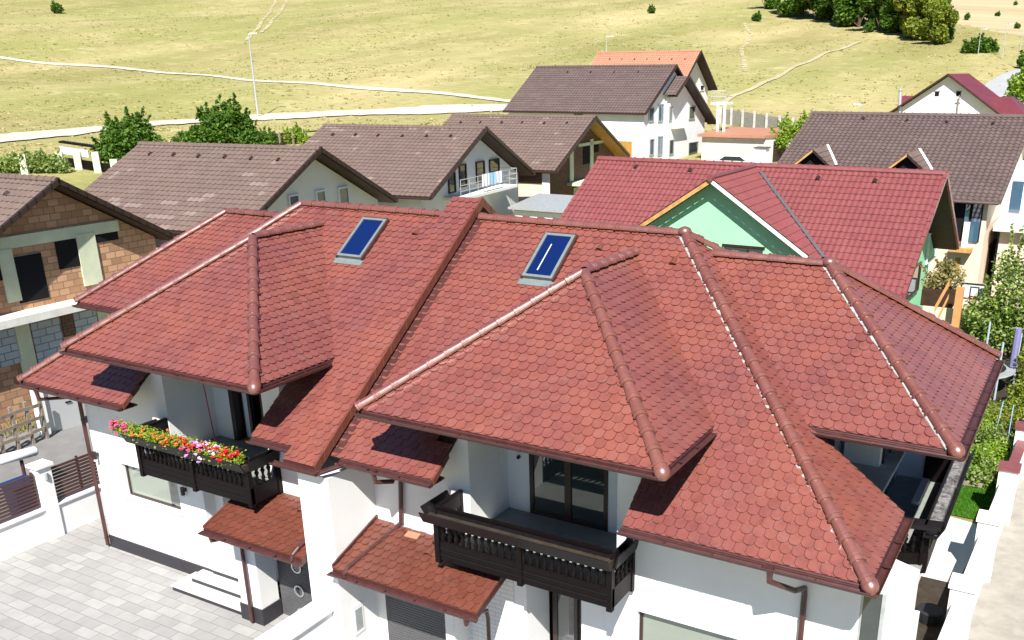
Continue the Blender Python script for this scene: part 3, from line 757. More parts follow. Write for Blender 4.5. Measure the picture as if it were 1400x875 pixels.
# windows and doors
def window(x0, x1, z0, z1, y, divs=1, f=.06, gm='winglass', fm='frame', sill=True, depth=.12):
    fr = MB(); yy = y+depth
    fr.box(x0,x1,yy,yy+.07,z0,z0+f); fr.box(x0,x1,yy,yy+.07,z1-f,z1); fr.box(x0,x0+f,yy,yy+.07,z0+f,z1-f); fr.box(x1-f,x1,yy,yy+.07,z0+f,z1-f)
    for i in range(1, divs):
        xx = x0+(x1-x0)*i/divs; fr.box(xx-f*.8,xx+f*.8,yy-.005,yy+.065,z0+f,z1-f)
    F_ = fr.build('window_frame', M[fm], H)
    g_ = MB(); g_.box(x0+f*.5,x1-f*.5,yy+.03,yy+.04,z0+f*.5,z1-f*.5); g_.build('window_pane', M[gm], F_)
    if sill:
        s_ = MB(); s_.box(x0-.05,x1+.05,y-.05,y+depth,z0-.04,z0-.002); s_.build('window_sill', M['whitepaint'], F_)
    return F_
window(-9.25,-7.15,1.72,2.65,yw)
window(5.28,8.2,.9,2.65,yw,1)
window(2.18,3.98,3.33,5.6,-2.4,2,.09,'glass',sill=False,depth=-.02)
mb = MB(); mb.box(-6.5,-6.36,-2.42,-2.2,3.33,5.5); mb.box(-5.42,-5.3,-2.42,-2.2,3.33,5.5); mb.box(-5.95,-5.86,-2.35,-2.28,3.33,5.5); mb.box(-6.36,-5.42,-2.42,-2.2,5.4,5.5); mb.build('door_frame', M['frame'], H)
mb = MB(); mb.box(-7.2,-4.4,-.9,-.8,3.3,5.9); mb.box(-7.3,-7.2,-2.2,-.8,3.3,5.9); mb.box(-4.4,-4.3,-2.2,-.8,3.3,5.9); mb.build('room_wall', M['int'], H)
mb = MB(); mb.box(-7.2,-4.4,-2.4,-.9,3.26,3.335); mb.build('room_floor', M['gold'], H)
window(3.0,4.05,.3,2.7,-2.95,1,.1,'glass',sill=False,depth=0)
mb = MB(); mb.box(3.52,3.6,-2.99,-2.9,.4,2.6); mb.build('door_stile', M['frame'], H)
mb = MB(); mb.box(2.89,4.12,-4.0,-2.9,0,.3); mb.build('door_step', M['tread'], H)
mb = MB()
mb.box(-6.34,-6.30,-2.2,-1.5,3.34,5.4); mb.build('open_door', M['frame'], H)
mb = MB()
for i in range(7): mb.obox((-6.34+i*.05,-2.19+.02*(i%2),3.36),(.05,.02*(1-2*(i%2)),0),(0,.01,0),(0,0,2.05))
mb.build('added_curtain', M['laundryw'], H)  # pale curtain added to brighten the dark doorway
mb = MB(); diag(.09,.40,1.6,4.08,-.02,.04,mb); F_ = mb.build('window_pane', M['glass'], H)
mb = MB(); diag(.06,.10,1.6,4.1,.0,.1,mb); diag(.40,.47,1.6,4.1,.0,.1,mb); mb.build('window_frame', M['steel'], H)
mb = MB(); mb.box(6.9,7.6,.55,.59,4.6,6.0); mb.box(7.75,7.8,.53,.59,4.4,6.0); mb.build('window_pane', M['blueglass'], H)
mb = MB(); mb.box(8.505,8.52,.9,1.5,3.4,5.4); mb.box(8.505,8.52,1.8,2.7,3.4,5.4); mb.build('window_pane', M['blueglass'], H)
mb = MB(); mb.box(8.50,8.55,1.5,1.6,3.34,5.5); mb.box(8.50,8.55,.82,.9,3.34,5.5); mb.build('window_frame', M['frame'], H)

# skylights
def skylight(xc, y0, y1, w):
    sl = math.sqrt(1+tp*tp); es = V((0,1,tp))/sl; n = V((0,-tp,1))/sl; o = V(pm(xc-w/2, y0)); L_ = (y1-y0)*sl
    fr = MB(); f = .065; ex = V((1,0,0)); b = o + n*.02
    fr.obox(b, ex*w, es*f, n*.12); fr.obox(b+es*(L_-f), ex*w, es*f, n*.12); fr.obox(b+es*f, ex*f, es*(L_-2*f), n*.12); fr.obox(b+es*f+ex*(w-f), ex*f, es*(L_-2*f), n*.12)
    F_ = fr.build('skylight_frame', M['skyframe'], H)
    g_ = MB(); g_.obox(b+es*f+ex*f+n*.085, ex*(w-2*f), es*(L_-2*f), n*.01); g_.build('skylight_glass', M['skyglass'], F_)
    a_ = MB(); a_.obox(b-es*.17-ex*.06+n*.02, ex*(w+.12), es*.17, n*.012); a_.build('skylight_apron', M['skyframe'], F_)
    s_ = MB(); s_.obox(b-ex*.035-es*.02, ex*.035, es*(L_+.05), n*.10); s_.obox(b+ex*w-es*.02, ex*.035, es*(L_+.05), n*.10); s_.obox(b+es*(L_), ex*w, es*.06, n*.09); s_.build('skylight_flashing', M['brownmetal'], F_)
    return F_, b+n*.1, ex, es, n, L_
skylight(-3.82,-.57,.47,.74)
F_, b, ex, es, n, L_ = skylight(1.37,-.57,.47,.74)
mb = MB(); mb.obox(b+ex*.28+es*.2, ex*.022, es*(L_*.6), n*.008); mb.build('opening_bar', M['pale'], F_)
# vent tiles
for x, y in ((-7.48,-1.15),(-2.45,.2),(2.27,-.93),(2.4,.24),(4.16,.07)):
    mb = MB(); sl = math.sqrt(1+tp*tp); es = V((0,1,tp))/sl; n = V((0,-tp,1))/sl; o = V(pm(x,y))+n*.03
    if y < -.5 and x in (-7.48, 2.27): o = o+n*0
    for i in range(6):
        a0 = math.pi*i/6; a1 = math.pi*(i+1)/6
        p = lambda a, s_, r_: o + V((1,0,0))*math.cos(a)*r_ + n*math.sin(a)*r_*.9 + es*s_
        mb.poly([p(a0,0,.085),p(a1,0,.085),p(a1,.22,.03),p(a0,.22,.03)], .6)
    mb.poly([o+V((1,0,0))*math.cos(math.pi*i/6)*.06+n*math.sin(math.pi*i/6)*.055+es*.02 for i in range(7)], 0)
    mb.build('vent_tile', M['porch_tile'], H)
# downpipes
def downpipe(pts, name='downpipe'):
    mb = MB(); mb.tube(pts, .05, 10)
    p = V(pts[0]); mb.lathe(p-V((0,0,.05)), [(0,.05),(.1,.075),(.12,.08)], 10)
    for q, q2 in zip(pts, pts[1:]):
        q, q2 = V(q), V(q2)
        if abs(q.x-q2.x)+abs(q.y-q2.y) < .02:
            for t in (.12,.6,.95): mb.lathe(q.lerp(q2,t), [(0,.058),(.03,.058)], 10)
    mb.build(name, M['brownmetal'], H, smooth=False)
downpipe([(-10.55,-4.75,Ze-.1),(-10.55,-4.72,4.45),(-10.35,yw-.12,4.3),(-10.33,yw-.08,4.15),(-10.33,yw-.08,.08)])
downpipe([(.1,-4.75,Ze-.1),(.1,-4.72,4.5),(.25,-4.4,4.42),(.0,yw-.15,4.42),(.0,yw-.08,4.25),(-.08,yw-.08,3.2),(-.2,-3.95,3.05),(-.45,-5.1,2.68),(-.45,-5.22,2.6),(-.45,-5.24,2.45)])
downpipe([(7.95,-4.75,Ze-.1),(7.95,-4.72,4.5),(8.25,-4.3,4.2),(8.3,yw-.12,4.05),(8.3,yw-.08,3.9),(8.3,yw-.08,.05)])
# porch roofs
def porch(x0, x1, ytop, ybot, ztop, zbot, xt0=None):
    tt = (ztop-zbot)/(ytop-ybot)
    pp = lambda x, y: (x, y, zbot+(y-ybot)*tt)
    mb = MB(); mb.slab([pp(x0,ybot+.02),pp(x1-.01,ybot+.02),pp(x1-.01,ytop),pp(x0,ytop)], .14); R_ = mb.build('porch_roof', M['brownmetal'], H)
    beaver('porch_tiles', pp(0,ybot), (1,0,0), (0,1,tt), [[pp(x0,ybot),pp(x1,ybot),pp(x1,ytop),pp(x0,ytop)]], M['porch_tile'], R_, seed=int(x0*10), lift=.015, e=.19, w=.19)
    gutter('gutter', (x0-.05,ybot-.08,zbot-.05), (x1+.05,ybot-.08,zbot-.05), R_, r=.06)
    mb = MB(); mb.box(x0,x1,ybot-.02,ybot+.01,zbot-.14,zbot+.01); mb.build('eave_board', M['brownmetal'], R_)
    return R_, pp
Rp, pp = porch(-.78, 2.7, yw-.01, -5.2, 3.07, 2.58)
mb = MB(); mb.obox((-.80,-5.2,2.60),(.04,0,0),(0,1.42,.49),(0,0,.10)); mb.build('side_flashing', M['brownmetal'], Rp)
mb = MB(); mb.obox((.15,-4.05,3.02),(.32,0,0),(0,.14,.05),(0,0,.03)); mb.build('loose_tile', M['orange'], Rp)
mb = MB(); mb.obox((2.66,-5.2,2.60),(.05,0,0),(0,1.42,.49),(0,0,.055)); mb.build('verge_tiles', M['porch_tile'], Rp)
mb = MB(); mb.obox((-.3,yw-.09,3.06),(2.95,0,0),(0,.07,.025),(0,0,.03)); mb.build('wall_flashing', M['steel'], Rp)
Lp, pp2 = porch(-4.52, -1.61, yw-.01, -5.2, 3.07, 2.58)
mb = MB(); mb.obox((-4.55,-5.2,2.60),(.05,0,0),(0,1.42,.49),(0,0,.055)); mb.build('verge_tiles', M['porch_tile'], Lp)
mb = MB(); mb.tube([(-1.75,-4.0,3.1),(-1.85,-5.05,2.73),(-1.87,-5.2,2.64),(-1.87,-5.25,2.5)], .05, 10); mb.build('rain_pipe', M['brownmetal'], Lp)
for x, y, pf, R_ in ((.95,-4.35,pp,Rp),(-2.6,-4.2,pp2,Lp)):
    mb = MB(); o = V(pf(x,y))+V((0,0,.04))
    for i in range(6):
        a0 = math.pi*i/6; a1 = math.pi*(i+1)/6
        p = lambda a, s_, r_: o + V((1,0,0))*math.cos(a)*r_ + V((0,0,1))*math.sin(a)*r_ + V((0,1,.34))*s_
        mb.poly([p(a0,0,.09),p(a1,0,.09),p(a1,.24,.03),p(a0,.24,.03)])
    mb.build('vent_tile', M['porch_tile'], R_)
mb = MB(); mb.tube([(-4.25,-5.28,2.5),(-4.25,-5.26,2.38),(-4.05,-4.72,2.3),(-4.05,-4.66,2.2),(-4.05,-4.66,.06)], .045, 10); mb.build('downpipe', M['brownmetal'], H)
mb = MB(); mb.tube([(2.5,-5.28,2.5),(2.5,-5.26,2.35),(2.2,-4.6,2.1),(2.15,-4.1,1.9),(2.15,-4.05,1.7),(2.15,-4.05,.06)], .045, 10); mb.build('downpipe', M['brownmetal'], H)
# wall lamps
def wall_lamp(x, y, z):
    mb = MB(); mb.lathe((x,y-.1,z-.12), [(0,.05),(.09,.05),(.09,.055),(.11,.055),(.11,.05),(.2,.05)], 12); mb.box(x-.03,x+.03,y-.06,y,z-.05,z+.03)
    o = mb.build('wall_lamp', M['frame'], H)
    mb = MB(); mb.lathe((x,y-.1,z-.17), [(0,.046),(.05,.046)], 12); mb.build('lamp_glass', M['whitepaint'], o)
wall_lamp(-6.85,yw,2.45); wall_lamp(-10.1,yw,2.75)
mb = MB(); mb.lathe((1.95,-2.42,4.55), [(0,.035),(.05,.04),(.08,.02)], 10, axis=(0,-1,0)); mb.build('wall_spout', M['frame'], H)

# balconies ------------------------------------------------------------
BPROF = [(0,.028),(.03,.045),(.06,.03),(.10,.05),(.15,.034),(.19,.024),(.23,.034),(.28,.052),(.32,.03),(.35,.045),(.38,.03)]
bmb = MB(); bmb.lathe((0,0,0), BPROF, 8); BALM = None
def baluster(x, y, z, parent):
    global BALM
    if BALM is None:
        o = bmb.build('baluster', M['darkwood'], parent, smooth=True); BALM = o.data
    else:
        o = bpy.data.objects.new('baluster', BALM); COL.objects.link(o); o.parent = parent
    o.location = V((x,y,z)) - world(parent)
def balcony(x0, x1, z0=3.15):
    yf = -4.66; B_ = MB()
    # skirt boards
    B_.box(x0,x1,yf,yf+.06,z0,z0+.38); B_.box(x1-.06,x1,yf+.06,yw,z0,z0+.38); B_.box(x0,x0+.06,yf+.06,yw,z0,z0+.38)
    B_.box(x0+.06,x1-.06,yf+.06,yw-.01,z0+.08,z0+.14)
    for xx in (x0, (x0+x1)/2-.04, x1-.1): B_.box(xx-.01,xx+.10,yf-.025,yf+.085,z0-.06,z0+.80)
    B_.box(x1-.07,x1+.02,yw-.12,yw-.02,z0-.06,z0+.8)
    B = B_.build('balcony', M['darkwood'], H)
    for i in range(3):
        pass
    g_ = MB(); g_.box(x0+.1,x1-.1,yf-.012,yf,z0+.12,z0+.13); g_.box(x0+.1,x1-.1,yf-.012,yf,z0+.25,z0+.26); g_.build('board_groove', M['dark'], B)
    # trough with flaring sides on three sides
    zt = z0+.80; T = MB()
    def trough(a, b, out, w=.26, hgt_=.24, fl=.12):
        a, b, out = V(a), V(b), V(out); d = b-a; dn = d.normalized()
        T.obox(a, d, out*w*.6, (0,0,.02))
        o1 = a + out*(w*.6)
        T.prism([o1, o1+out*(fl)+V((0,0,hgt_)), o1+out*(fl-.03)+V((0,0,hgt_)), o1-out*.03], d)
        T.prism([a-out*.0, a+V((0,0,hgt_+.02)), a-out*.035+V((0,0,hgt_+.02)), a-out*.035], d)
    trough((x0-.18,yf+.04,zt), (x1+.02,yf+.04,zt), (0,-1,0))
    trough((x1-.02,yf-.0,zt), (x1-.02,yw-.05,zt), (1,0,0), w=.14, fl=.05)
    trough((x0+.02,yw-.05,zt), (x0+.02,yf+.0,zt), (-1,0,0), w=.3, fl=.16)
    T.build('planter_trough', M['railwood'], B)
    S_ = MB(); S_.box(x0-.1,x1,yf-.1,yf+.03,zt+.02,zt+.16); S_.build('planter_soil', M['soil'], B)
    R_ = MB(); R_.box(x0-.02,x1-.05,yf+.02,yf+.09,zt+.26,zt+.31); R_.box(x0-.02,x0+.06,yf+.09,yw-.02,zt+.26,zt+.31); R_.box(x0+.0,x0+.06,yw-.09,yw-.02,z0+.3,zt+.26)
    R_.build('handrail', M['darkwood'], B)
    n_ = int((x1-x0-.3)/.145)
    for i in range(n_):
        x = x0+.17+(x1-x0-.34)*i/(n_-1)
        if abs(x-(x0+x1)/2) < .06: continue
        baluster(x, yf+.03, z0+.40, B)
    for i in range(4): baluster(x1-.03, yf+.24+i*.17, z0+.40, B)
    for i in range(4): baluster(x0+.03, yf+.24+i*.17, z0+.40, B)
    k_ = MB(); k_.box(x0+.05,x1-.05,yf+.005,yf+.055,z0+.38,z0+.405); k_.box(x0+.05,x1-.05,yf+.005,yf+.055,zt-.025,zt); k_.build('baluster_rail', M['darkwood'], B)
    return B
balcony(1.43, 5.21); balcony(-7.15, -3.5)
# angled side balcony of the right wing
def wing_balcony():
    z0 = 3.15; B_ = MB(); a = V((9.03,-1.15,z0)); b = V((9.77,-.8,z0)); c = V((9.72,3.3,z0))
    B_.prism([a,b,b+V((0,.07,0)),a+V((0,.07,0))],(0,0,.42)); B_.obox(b-V((.06,0,0)),(.06,0,0),c-b,(0,0,.42))
    B_.obox(b-V((.1,0,0)),(.1,0,0),(0,.1,0),(0,0,.85)); B_.obox(a,(.08,.03,0),(0,.1,0),(0,0,.85))
    B_.prism([a+V((0,.1,.05)),b+V((-.06,.1,.05)),c+V((-.06,0,.05)),V((9.03,3.3,z0+.05))],(0,0,.06))
    B_.box(9.64,9.69,-.9,3.3,z0+.2,z0+1.02); B_.box(9.05,9.64,3.12,3.18,z0+.2,5.9)
    B = B_.build('balcony', M['darkwood'], H)
    T = MB(); zt = z0+.82
    T.prism([(9.66,-1.0,zt),(9.9,-1.0,zt),(10.02,-1.0,zt+.24),(9.99,-1.0,zt+.24),(9.88,-1.0,zt+.02),(9.7,-1.0,zt+.02),(9.7,-1.0,zt+.26),(9.66,-1.0,zt+.26)],(0,4.3,0))
    T.prism([(9.0,-1.25,zt+.18),(9.95,-1.0,zt+.18),(9.95,-.72,zt+.18),(9.0,-.9,zt+.18)],(0,0,.08))
    T.build('planter_trough', M['railwood'], B)
    s_ = MB(); s_.box(9.7,9.9,-.9,1.2,zt+.03,zt+.19); s_.box(9.7,9.9,1.45,3.2,zt+.03,zt+.19); s_.build('planter_soil', mat('pale_dry_soil', (.26,.25,.25), .9, .2, col2=(.03,.03,.03), nscale=9, bump=.8), B)
    for i in range(5):
        p = a.lerp(b, (i+.6)/5.4); baluster(p.x-.02, p.y+.04, z0+.42, B)
    for i in range(12): baluster(9.73, -.5+i*.3, z0+.42, B)
wing_balcony()

# flowers in the left balcony trough
def plant(label, x0, x1, y, z, cols, nb, hang=.05, seed=1):
    rnd = random.Random(seed); T = thing('flowering_plant', label, 'plant', ((x0+x1)/2, y, z), 'flowering plants in the left balcony trough')
    mb = MB()
    for i in range(int(1150*(x1-x0)/.6)):
        x = rnd.uniform(x0-.04,x1+.04); yy = y+.05+rnd.gauss(0,.07); h = abs(rnd.gauss(.08,.08)); 
        if yy < y-.1: h -= hang*rnd.random()*2
        c = V((x,yy,z+h)); s_ = rnd.uniform(.018,.036); a = V((rnd.uniform(-1,1),rnd.uniform(-1,1),rnd.uniform(-.4,.6))).normalized(); b = a.orthogonal().normalized()
        q = Matrix.Rotation(rnd.uniform(0,6.3),3,a); b = q @ b
        mb.poly([c-a*s_, c-b*s_*.6, c+a*s_, c+b*s_*.6], rnd.random())
    mb.build('foliage', M['leaff'], T)
    for cn, k in cols:
        mb = MB()
        for i in range(int(k*1.9)):
            ctr = V((rnd.uniform(x0,x1), y+rnd.gauss(.01,.075), z+rnd.uniform(.10,.26)))
            if ctr.y < y-.12: ctr.z -= rnd.random()*hang*2.5
            for j in range(9):
                c = ctr + V((rnd.gauss(0,.018),rnd.gauss(0,.018),rnd.gauss(0,.014))); s_ = rnd.uniform(.018,.032)
                a = V((rnd.uniform(-1,1),rnd.uniform(-1,1),rnd.uniform(-.3,.3))).normalized(); b = a.cross(V((rnd.uniform(-.4,.4),rnd.uniform(-.6,.1),1))).normalized()
                mb.poly([c-a*s_-b*s_*.3, c-b*s_, c+a*s_-b*s_*.3, c+a*s_*.6+b*s_*.8, c-a*s_*.6+b*s_*.8], rnd.random())
        mb.build('blooms', M[cn], T)
tz = 3.15+.80+.2; ty = -4.76
plant('deep pink flowers at the far left tip of the balcony trough', -7.75,-7.05, ty, tz, [('petal_pink',16),('petal_red',3)], 1, seed=11)
plant('low yellow green foliage with few orange blooms beside the deep pink flowers', -7.1,-6.4, ty, tz, [('petal_orange',4)], 1, seed=12)
plant('pale green trailing foliage dotted with small salmon blooms, left of the trough centre', -6.45,-5.8, ty, tz, [('petal_orange',7)], 1, seed=13)
plant('red and green patch just right of the balcony trough centre', -5.85,-5.2, ty, tz, [('petal_red',7),('petal_orange',2)], 1, seed=14)
plant('lilac petunias hanging over the trough edge with red blooms above', -5.25,-4.65, ty-.02, tz, [('petal_lilac',13),('petal_red',8),('petal_pink',3)], 1, .12, seed=15)
plant('white and pink blooms between the lilac and the bright red flowers', -4.7,-4.2, ty, tz, [('petal_white',9),('petal_red',7),('petal_lilac',2)], 1, seed=16)
plant('bright red geraniums at the right end of the trough', -4.25,-3.6, ty, tz, [('petal_red',20)], 1, .1, seed=17)
mb = MB(); mb.tube([(-6.95,-2.75,5.0),(-6.35,-3.1,3.34)], .014, 6); tag(mb.build('broom_handle', M['red']), 'thin red pole leaning on the white wall of the left balcony', 'pole')

# ------------------------------------------------------------------ yard things
mb = MB(); mb.box(-1.5,-1.05,-14,-5.08,0,1.5); Wd = mb.build('dividing_wall', M['white']); tag(Wd, 'white rendered wall between the two front yards', 'wall')
mb = MB(); mb.box(-1.56,-.99,-14,-5.08,1.5,1.57); mb.build('coping', M['whitepaint'], Wd)
# left slatted fence
Fn = thing('slatted_fence', 'white wall with dark brown slat panels at the left of the courtyard', 'fence', (-12.2,-5,0))
mb = MB(); mb.box(-12.35,-12.1,-14,-4.32,0,.9); mb.box(-12.35,-12.1,-3.95,3,0,.9); mb.build('base_wall', M['white'], Fn)
mb = MB(); mb.box(-12.40,-12.05,-14,-4.32,.9,.95); mb.box(-12.40,-12.05,-3.95,3,.9,.95); mb.build('coping', M['whitepaint'], Fn)
for y in (-4.32,-7.3,3):
    mb = MB(); mb.box(-12.4,-12.05,y,y+.37,0,2.1); pl = mb.build('pillar', M['white'], Fn)
    mb = MB(); mb.box(-12.46,-11.99,y-.06,y+.43,2.1,2.18); mb.build('pillar_cap', M['whitepaint'], pl)
for y0, y1 in ((-6.9,-4.36),(-3.92,-2.3),(-2.2,-.3),(-.2,2.9),(-13.9,-7.35)):
    mb = MB()
    for i in range(10): mb.box(-12.24,-12.2,y0,y1,.99+i*.1,1.055+i*.1)
    for y in (y0, (y0+y1)/2, y1-.06): mb.box(-12.28,-12.24,y,y+.06,.95,2.0)
    mb.build('slat_panel', M['fencebrown'], Fn)
mb = MB(); mb.lathe((-12.03,-4.13,1.75), [(0,.05),(.18,.05)], 10); mb.box(-12.05,-12.0,-4.17,-4.09,1.78,1.86); mb.build('pillar_lamp', M['steel'], Fn)
Bn = thing('wheelie_bin', 'blue wheelie bin behind the white fence pillar', 'bin', (-13.0,-4.3,0))
mb = MB(); mb.hexa([(-13.2,-4.6,.1),(-12.75,-4.6,.1),(-12.75,-4.1,.1),(-13.2,-4.1,.1),(-13.28,-4.68,1.5),(-12.68,-4.68,1.5),(-12.68,-4.02,1.5),(-13.28,-4.02,1.5)]); mb.build('bin_body', M['blue'], Bn)
mb = MB(); mb.box(-13.32,-12.64,-4.72,-3.98,1.5,1.57); mb.build('bin_lid', M['blue'], Bn)
for yy in (-4.62,-4.08): mb = MB(); mb.lathe((-12.98,yy,.1), [(-.03,.1),(.03,.1)], 12, axis=(0,1,0)); mb.build('wheel', M['black'], Bn)
p0 = atX(-30,637,-13.6); p1 = atX(50,616,-13.6)
Gb = thing('gate_beam', 'thick white rounded beam end above the fence at the left edge', 'beam', (p1.x,p1.y,0))
mb = MB(); dd = (p1-p0).normalized(); mb.tube([p0, p1-dd*.06, p1-dd*.02, p1], [.14,.14,.12,.05], 14); mb.build('beam', M['whitepaint'], Gb, smooth=True)
mb = MB(); q = atX(28,625,-13.6); mb.tube([(q.x,q.y,0),(q.x,q.y,q.z-.1)], .05, 8); q = atX(-28,637,-13.6); mb.tube([(q.x,q.y,0),(q.x,q.y,q.z-.1)], .05, 8); mb.build('post', M['fencebrown'], Gb)
# street side gate and utility cabinet, wooden rail fence
Gt = thing('metal_gate', 'pale grey metal gate leaf across the street', 'gate', (-20,1.3,0))
a = atZ(68,592,0); b = atZ(112,580,0); b = a + (b-a)*1.1
mb = MB(); d = b-a; mb.obox(a, d, (0.06,0,0), (0,0,1.5)); mb.build('gate_panel', M['galv'], Gt)
mb = MB(); mb.obox(a-V((.05,.35,0)), (.25,0,0), (0,.3,0), (0,0,1.7)); mb.build('gate_post', M['whitepaint'], Gt)
mb = MB(); mb.obox(a+d*.55+V((.06,0,.95)), d*.15, (.05,0,0), (0,0,.05)); mb.build('handle', M['dark'], Gt)
Wf = thing('rail_fence', 'weathered wooden rail fence in the weeds by the unfinished house', 'fence', (-25,0,0))
pa = atZ(-40,640,0); pb = atZ(62,600,0); mb = MB(); ps_ = []
for i in range(6):
    p = pa.lerp(pb, i/5); ps_.append(p)
    mb = MB(); mb.obox(p, (.1,0,0), (0,.1,0), (0,0,1.55)); mb.build('post', M['oldwood'], Wf)
for h in (.35,.8,1.25):
    for i in range(5):
        mb = MB(); mb.obox(ps_[i]+V((.1,0,h+.03*math.sin(i*3+h*5))), ps_[i+1]-ps_[i], (.03,0,0), (0,0,.12)); mb.build('rail', M['oldwood'], Wf)
# right-hand boundary wall
Wr = thing('boundary_wall', 'stepped white boundary wall with pillars along the right side passage', 'wall', (10.3,4,0))
def xw_(y): return 9.98 + .035*y
ys = [-8,-4.5,-1.2,2.0,5.6,9.2,12.8,16.4]
for i in range(len(ys)-1):
    y0, y1 = ys[i], ys[i+1]; red_ = y0 > 6
    mb = MB(); mb.hexa([(xw_(y0)+.12,y0,0),(xw_(y0)+.36,y0,0),(xw_(y1)+.36,y1,0),(xw_(y1)+.12,y1,0),(xw_(y0)+.12,y0,1.2),(xw_(y0)+.36,y0,1.2),(xw_(y1)+.36,y1,1.2),(xw_(y1)+.12,y1,1.2)]); mb.build('wall_panel', M['white'], Wr)
    mb = MB(); mb.hexa([(xw_(y0)+.1,y0+.3,1.2),(xw_(y0)+.38,y0+.3,1.2),(xw_(y1)+.38,y1,1.2),(xw_(y1)+.1,y1,1.2),(xw_(y0)+.1,y0+.3,1.26),(xw_(y0)+.38,y0+.3,1.26),(xw_(y1)+.38,y1,1.26),(xw_(y1)+.1,y1,1.26)]); mb.build('coping', M['crimson'] if red_ else M['whitepaint'], Wr)
    mb = MB(); x = xw_(y0); mb.box(x,x+.48,y0-.25,y0+.25,0,1.6); pl = mb.build('pillar', M['white'], Wr)
    mb = MB(); mb.box(x-.04,x+.52,y0-.3,y0+.3,1.6,1.68); mb.build('pillar_cap', M['crimson'] if y0 > 9 else M['whitepaint'], pl)
# lawn
def grass(name, poly, n, hgt_, m, z=.01, seed=3, sz=.012):
    rnd = random.Random(seed); xs = [p[0] for p in poly]; ys_ = [p[1] for p in poly]; mb = MB()
    def inside(x, y):
        c = False
        for i in range(len(poly)):
            x1, y1 = poly[i]; x2, y2 = poly[i-1]
            if (y1 > y) != (y2 > y) and x < (x2-x1)*(y-y1)/(y2-y1)+x1: c = not c
        return c
    k = 0
    while k < n:
        x = rnd.uniform(min(xs),max(xs)); y = rnd.uniform(min(ys_),max(ys_))
        if not inside(x, y): continue
        k += 1; a = rnd.uniform(0,6.3); w = V((math.cos(a),math.sin(a),0))*sz; h = hgt_*rnd.uniform(.5,1.3); ln = V((rnd.gauss(0,.3),rnd.gauss(0,.3),1))*h
        b = V((x,y,hgt(x,y)+z)); mb.poly([b-w,b+w,b+ln], rnd.random())
    o = mb.build(name, m); o['kind'] = 'stuff'; return o
sheet('lawn', [(8.2,8.9),(10.15,8.9),(10.25,14.6),(8.0,15.0)], mat('lawn_base', (.06,.17,.015), .9, .1, noise=.3, nscale=5), .010)
tag(grass('grass', [(8.2,8.9),(10.15,8.9),(10.25,14.6),(8.0,15.0)], 26000, .05, M['lawn']), 'short bright green lawn behind the house', 'grass')
tag(grass('weeds', [(-27,-9),(-20.4,-3.2),(-20.6,.7),(-24,2.4),(-30,2),(-31,-8)], 9000, .35, M['dryweed'], 0, 5, .03), 'tall dry weeds around the wooden rail fence', 'weeds')
# passage clutter
mb = MB(); mb.lathe((9.62,2.9,.01), [(0,.26),(.28,.3),(.3,.27)], 16); tag(mb.build('black_bucket', M['black']), 'black tub on the ground in the narrow side passage', 'bucket')
mb = MB(); mb.lathe((9.35,1.35,.01), [(0,.1),(.2,.16),(.3,.12),(.34,.02)], 9); tag(mb.build('plastic_sack', M['galv']), 'crumpled shiny silver sack in the side passage', 'sack')
mb = MB()
rnd = random.Random(5); mb.lathe((3.0,-3.55,.3), [(0,.16),(.09,.2),(.16,.14),(.2,.03)], 9); tag(mb.build('white_sack', M['laundryw']), 'white cloth bundle on the step by the glass terrace door', 'sack')

def tufts():
    rnd = random.Random(77); mb = MB(); k = 0
    while k < 17000:
        s_ = 92 + 230*rnd.random()**1.3; th = rnd.uniform(-.72,.62); q = th*s_
        x = CAM.x+s_*NS.x+q*NQ.x; y = CAM.y+s_*NS.y+q*NQ.y
        nz = math.sin(x*.09+y*.05)+math.sin(y*.13-x*.04+2)+math.sin(x*.31+1)*.6+math.sin(y*.37)*.6
        if nz < rnd.uniform(-2.2,1.6): continue
        k += 1; z = hgt(x,y)-.04; h = rnd.uniform(.06,.20); t = rnd.random()
        for j in range(3):
            a = rnd.uniform(0,6.3); w_ = V((math.cos(a),math.sin(a),0))*h*1.1; b = V((x,y,z))+V((rnd.gauss(0,.2),rnd.gauss(0,.2),0))
            mb.poly([b-w_,b+w_,b+V((rnd.gauss(0,.22),rnd.gauss(0,.22),h))], min(1,max(0,t+rnd.gauss(0,.15))))
    o = mb.build('grass', leafmat('dry_grass_tufts', [(.26,.25,.07),(.38,.35,.12),(.50,.43,.18),(.60,.50,.26)])); o['kind'] = 'stuff'
    tag(o, 'dry yellow grass tufts covering the hillside meadow', 'grass')
tufts()
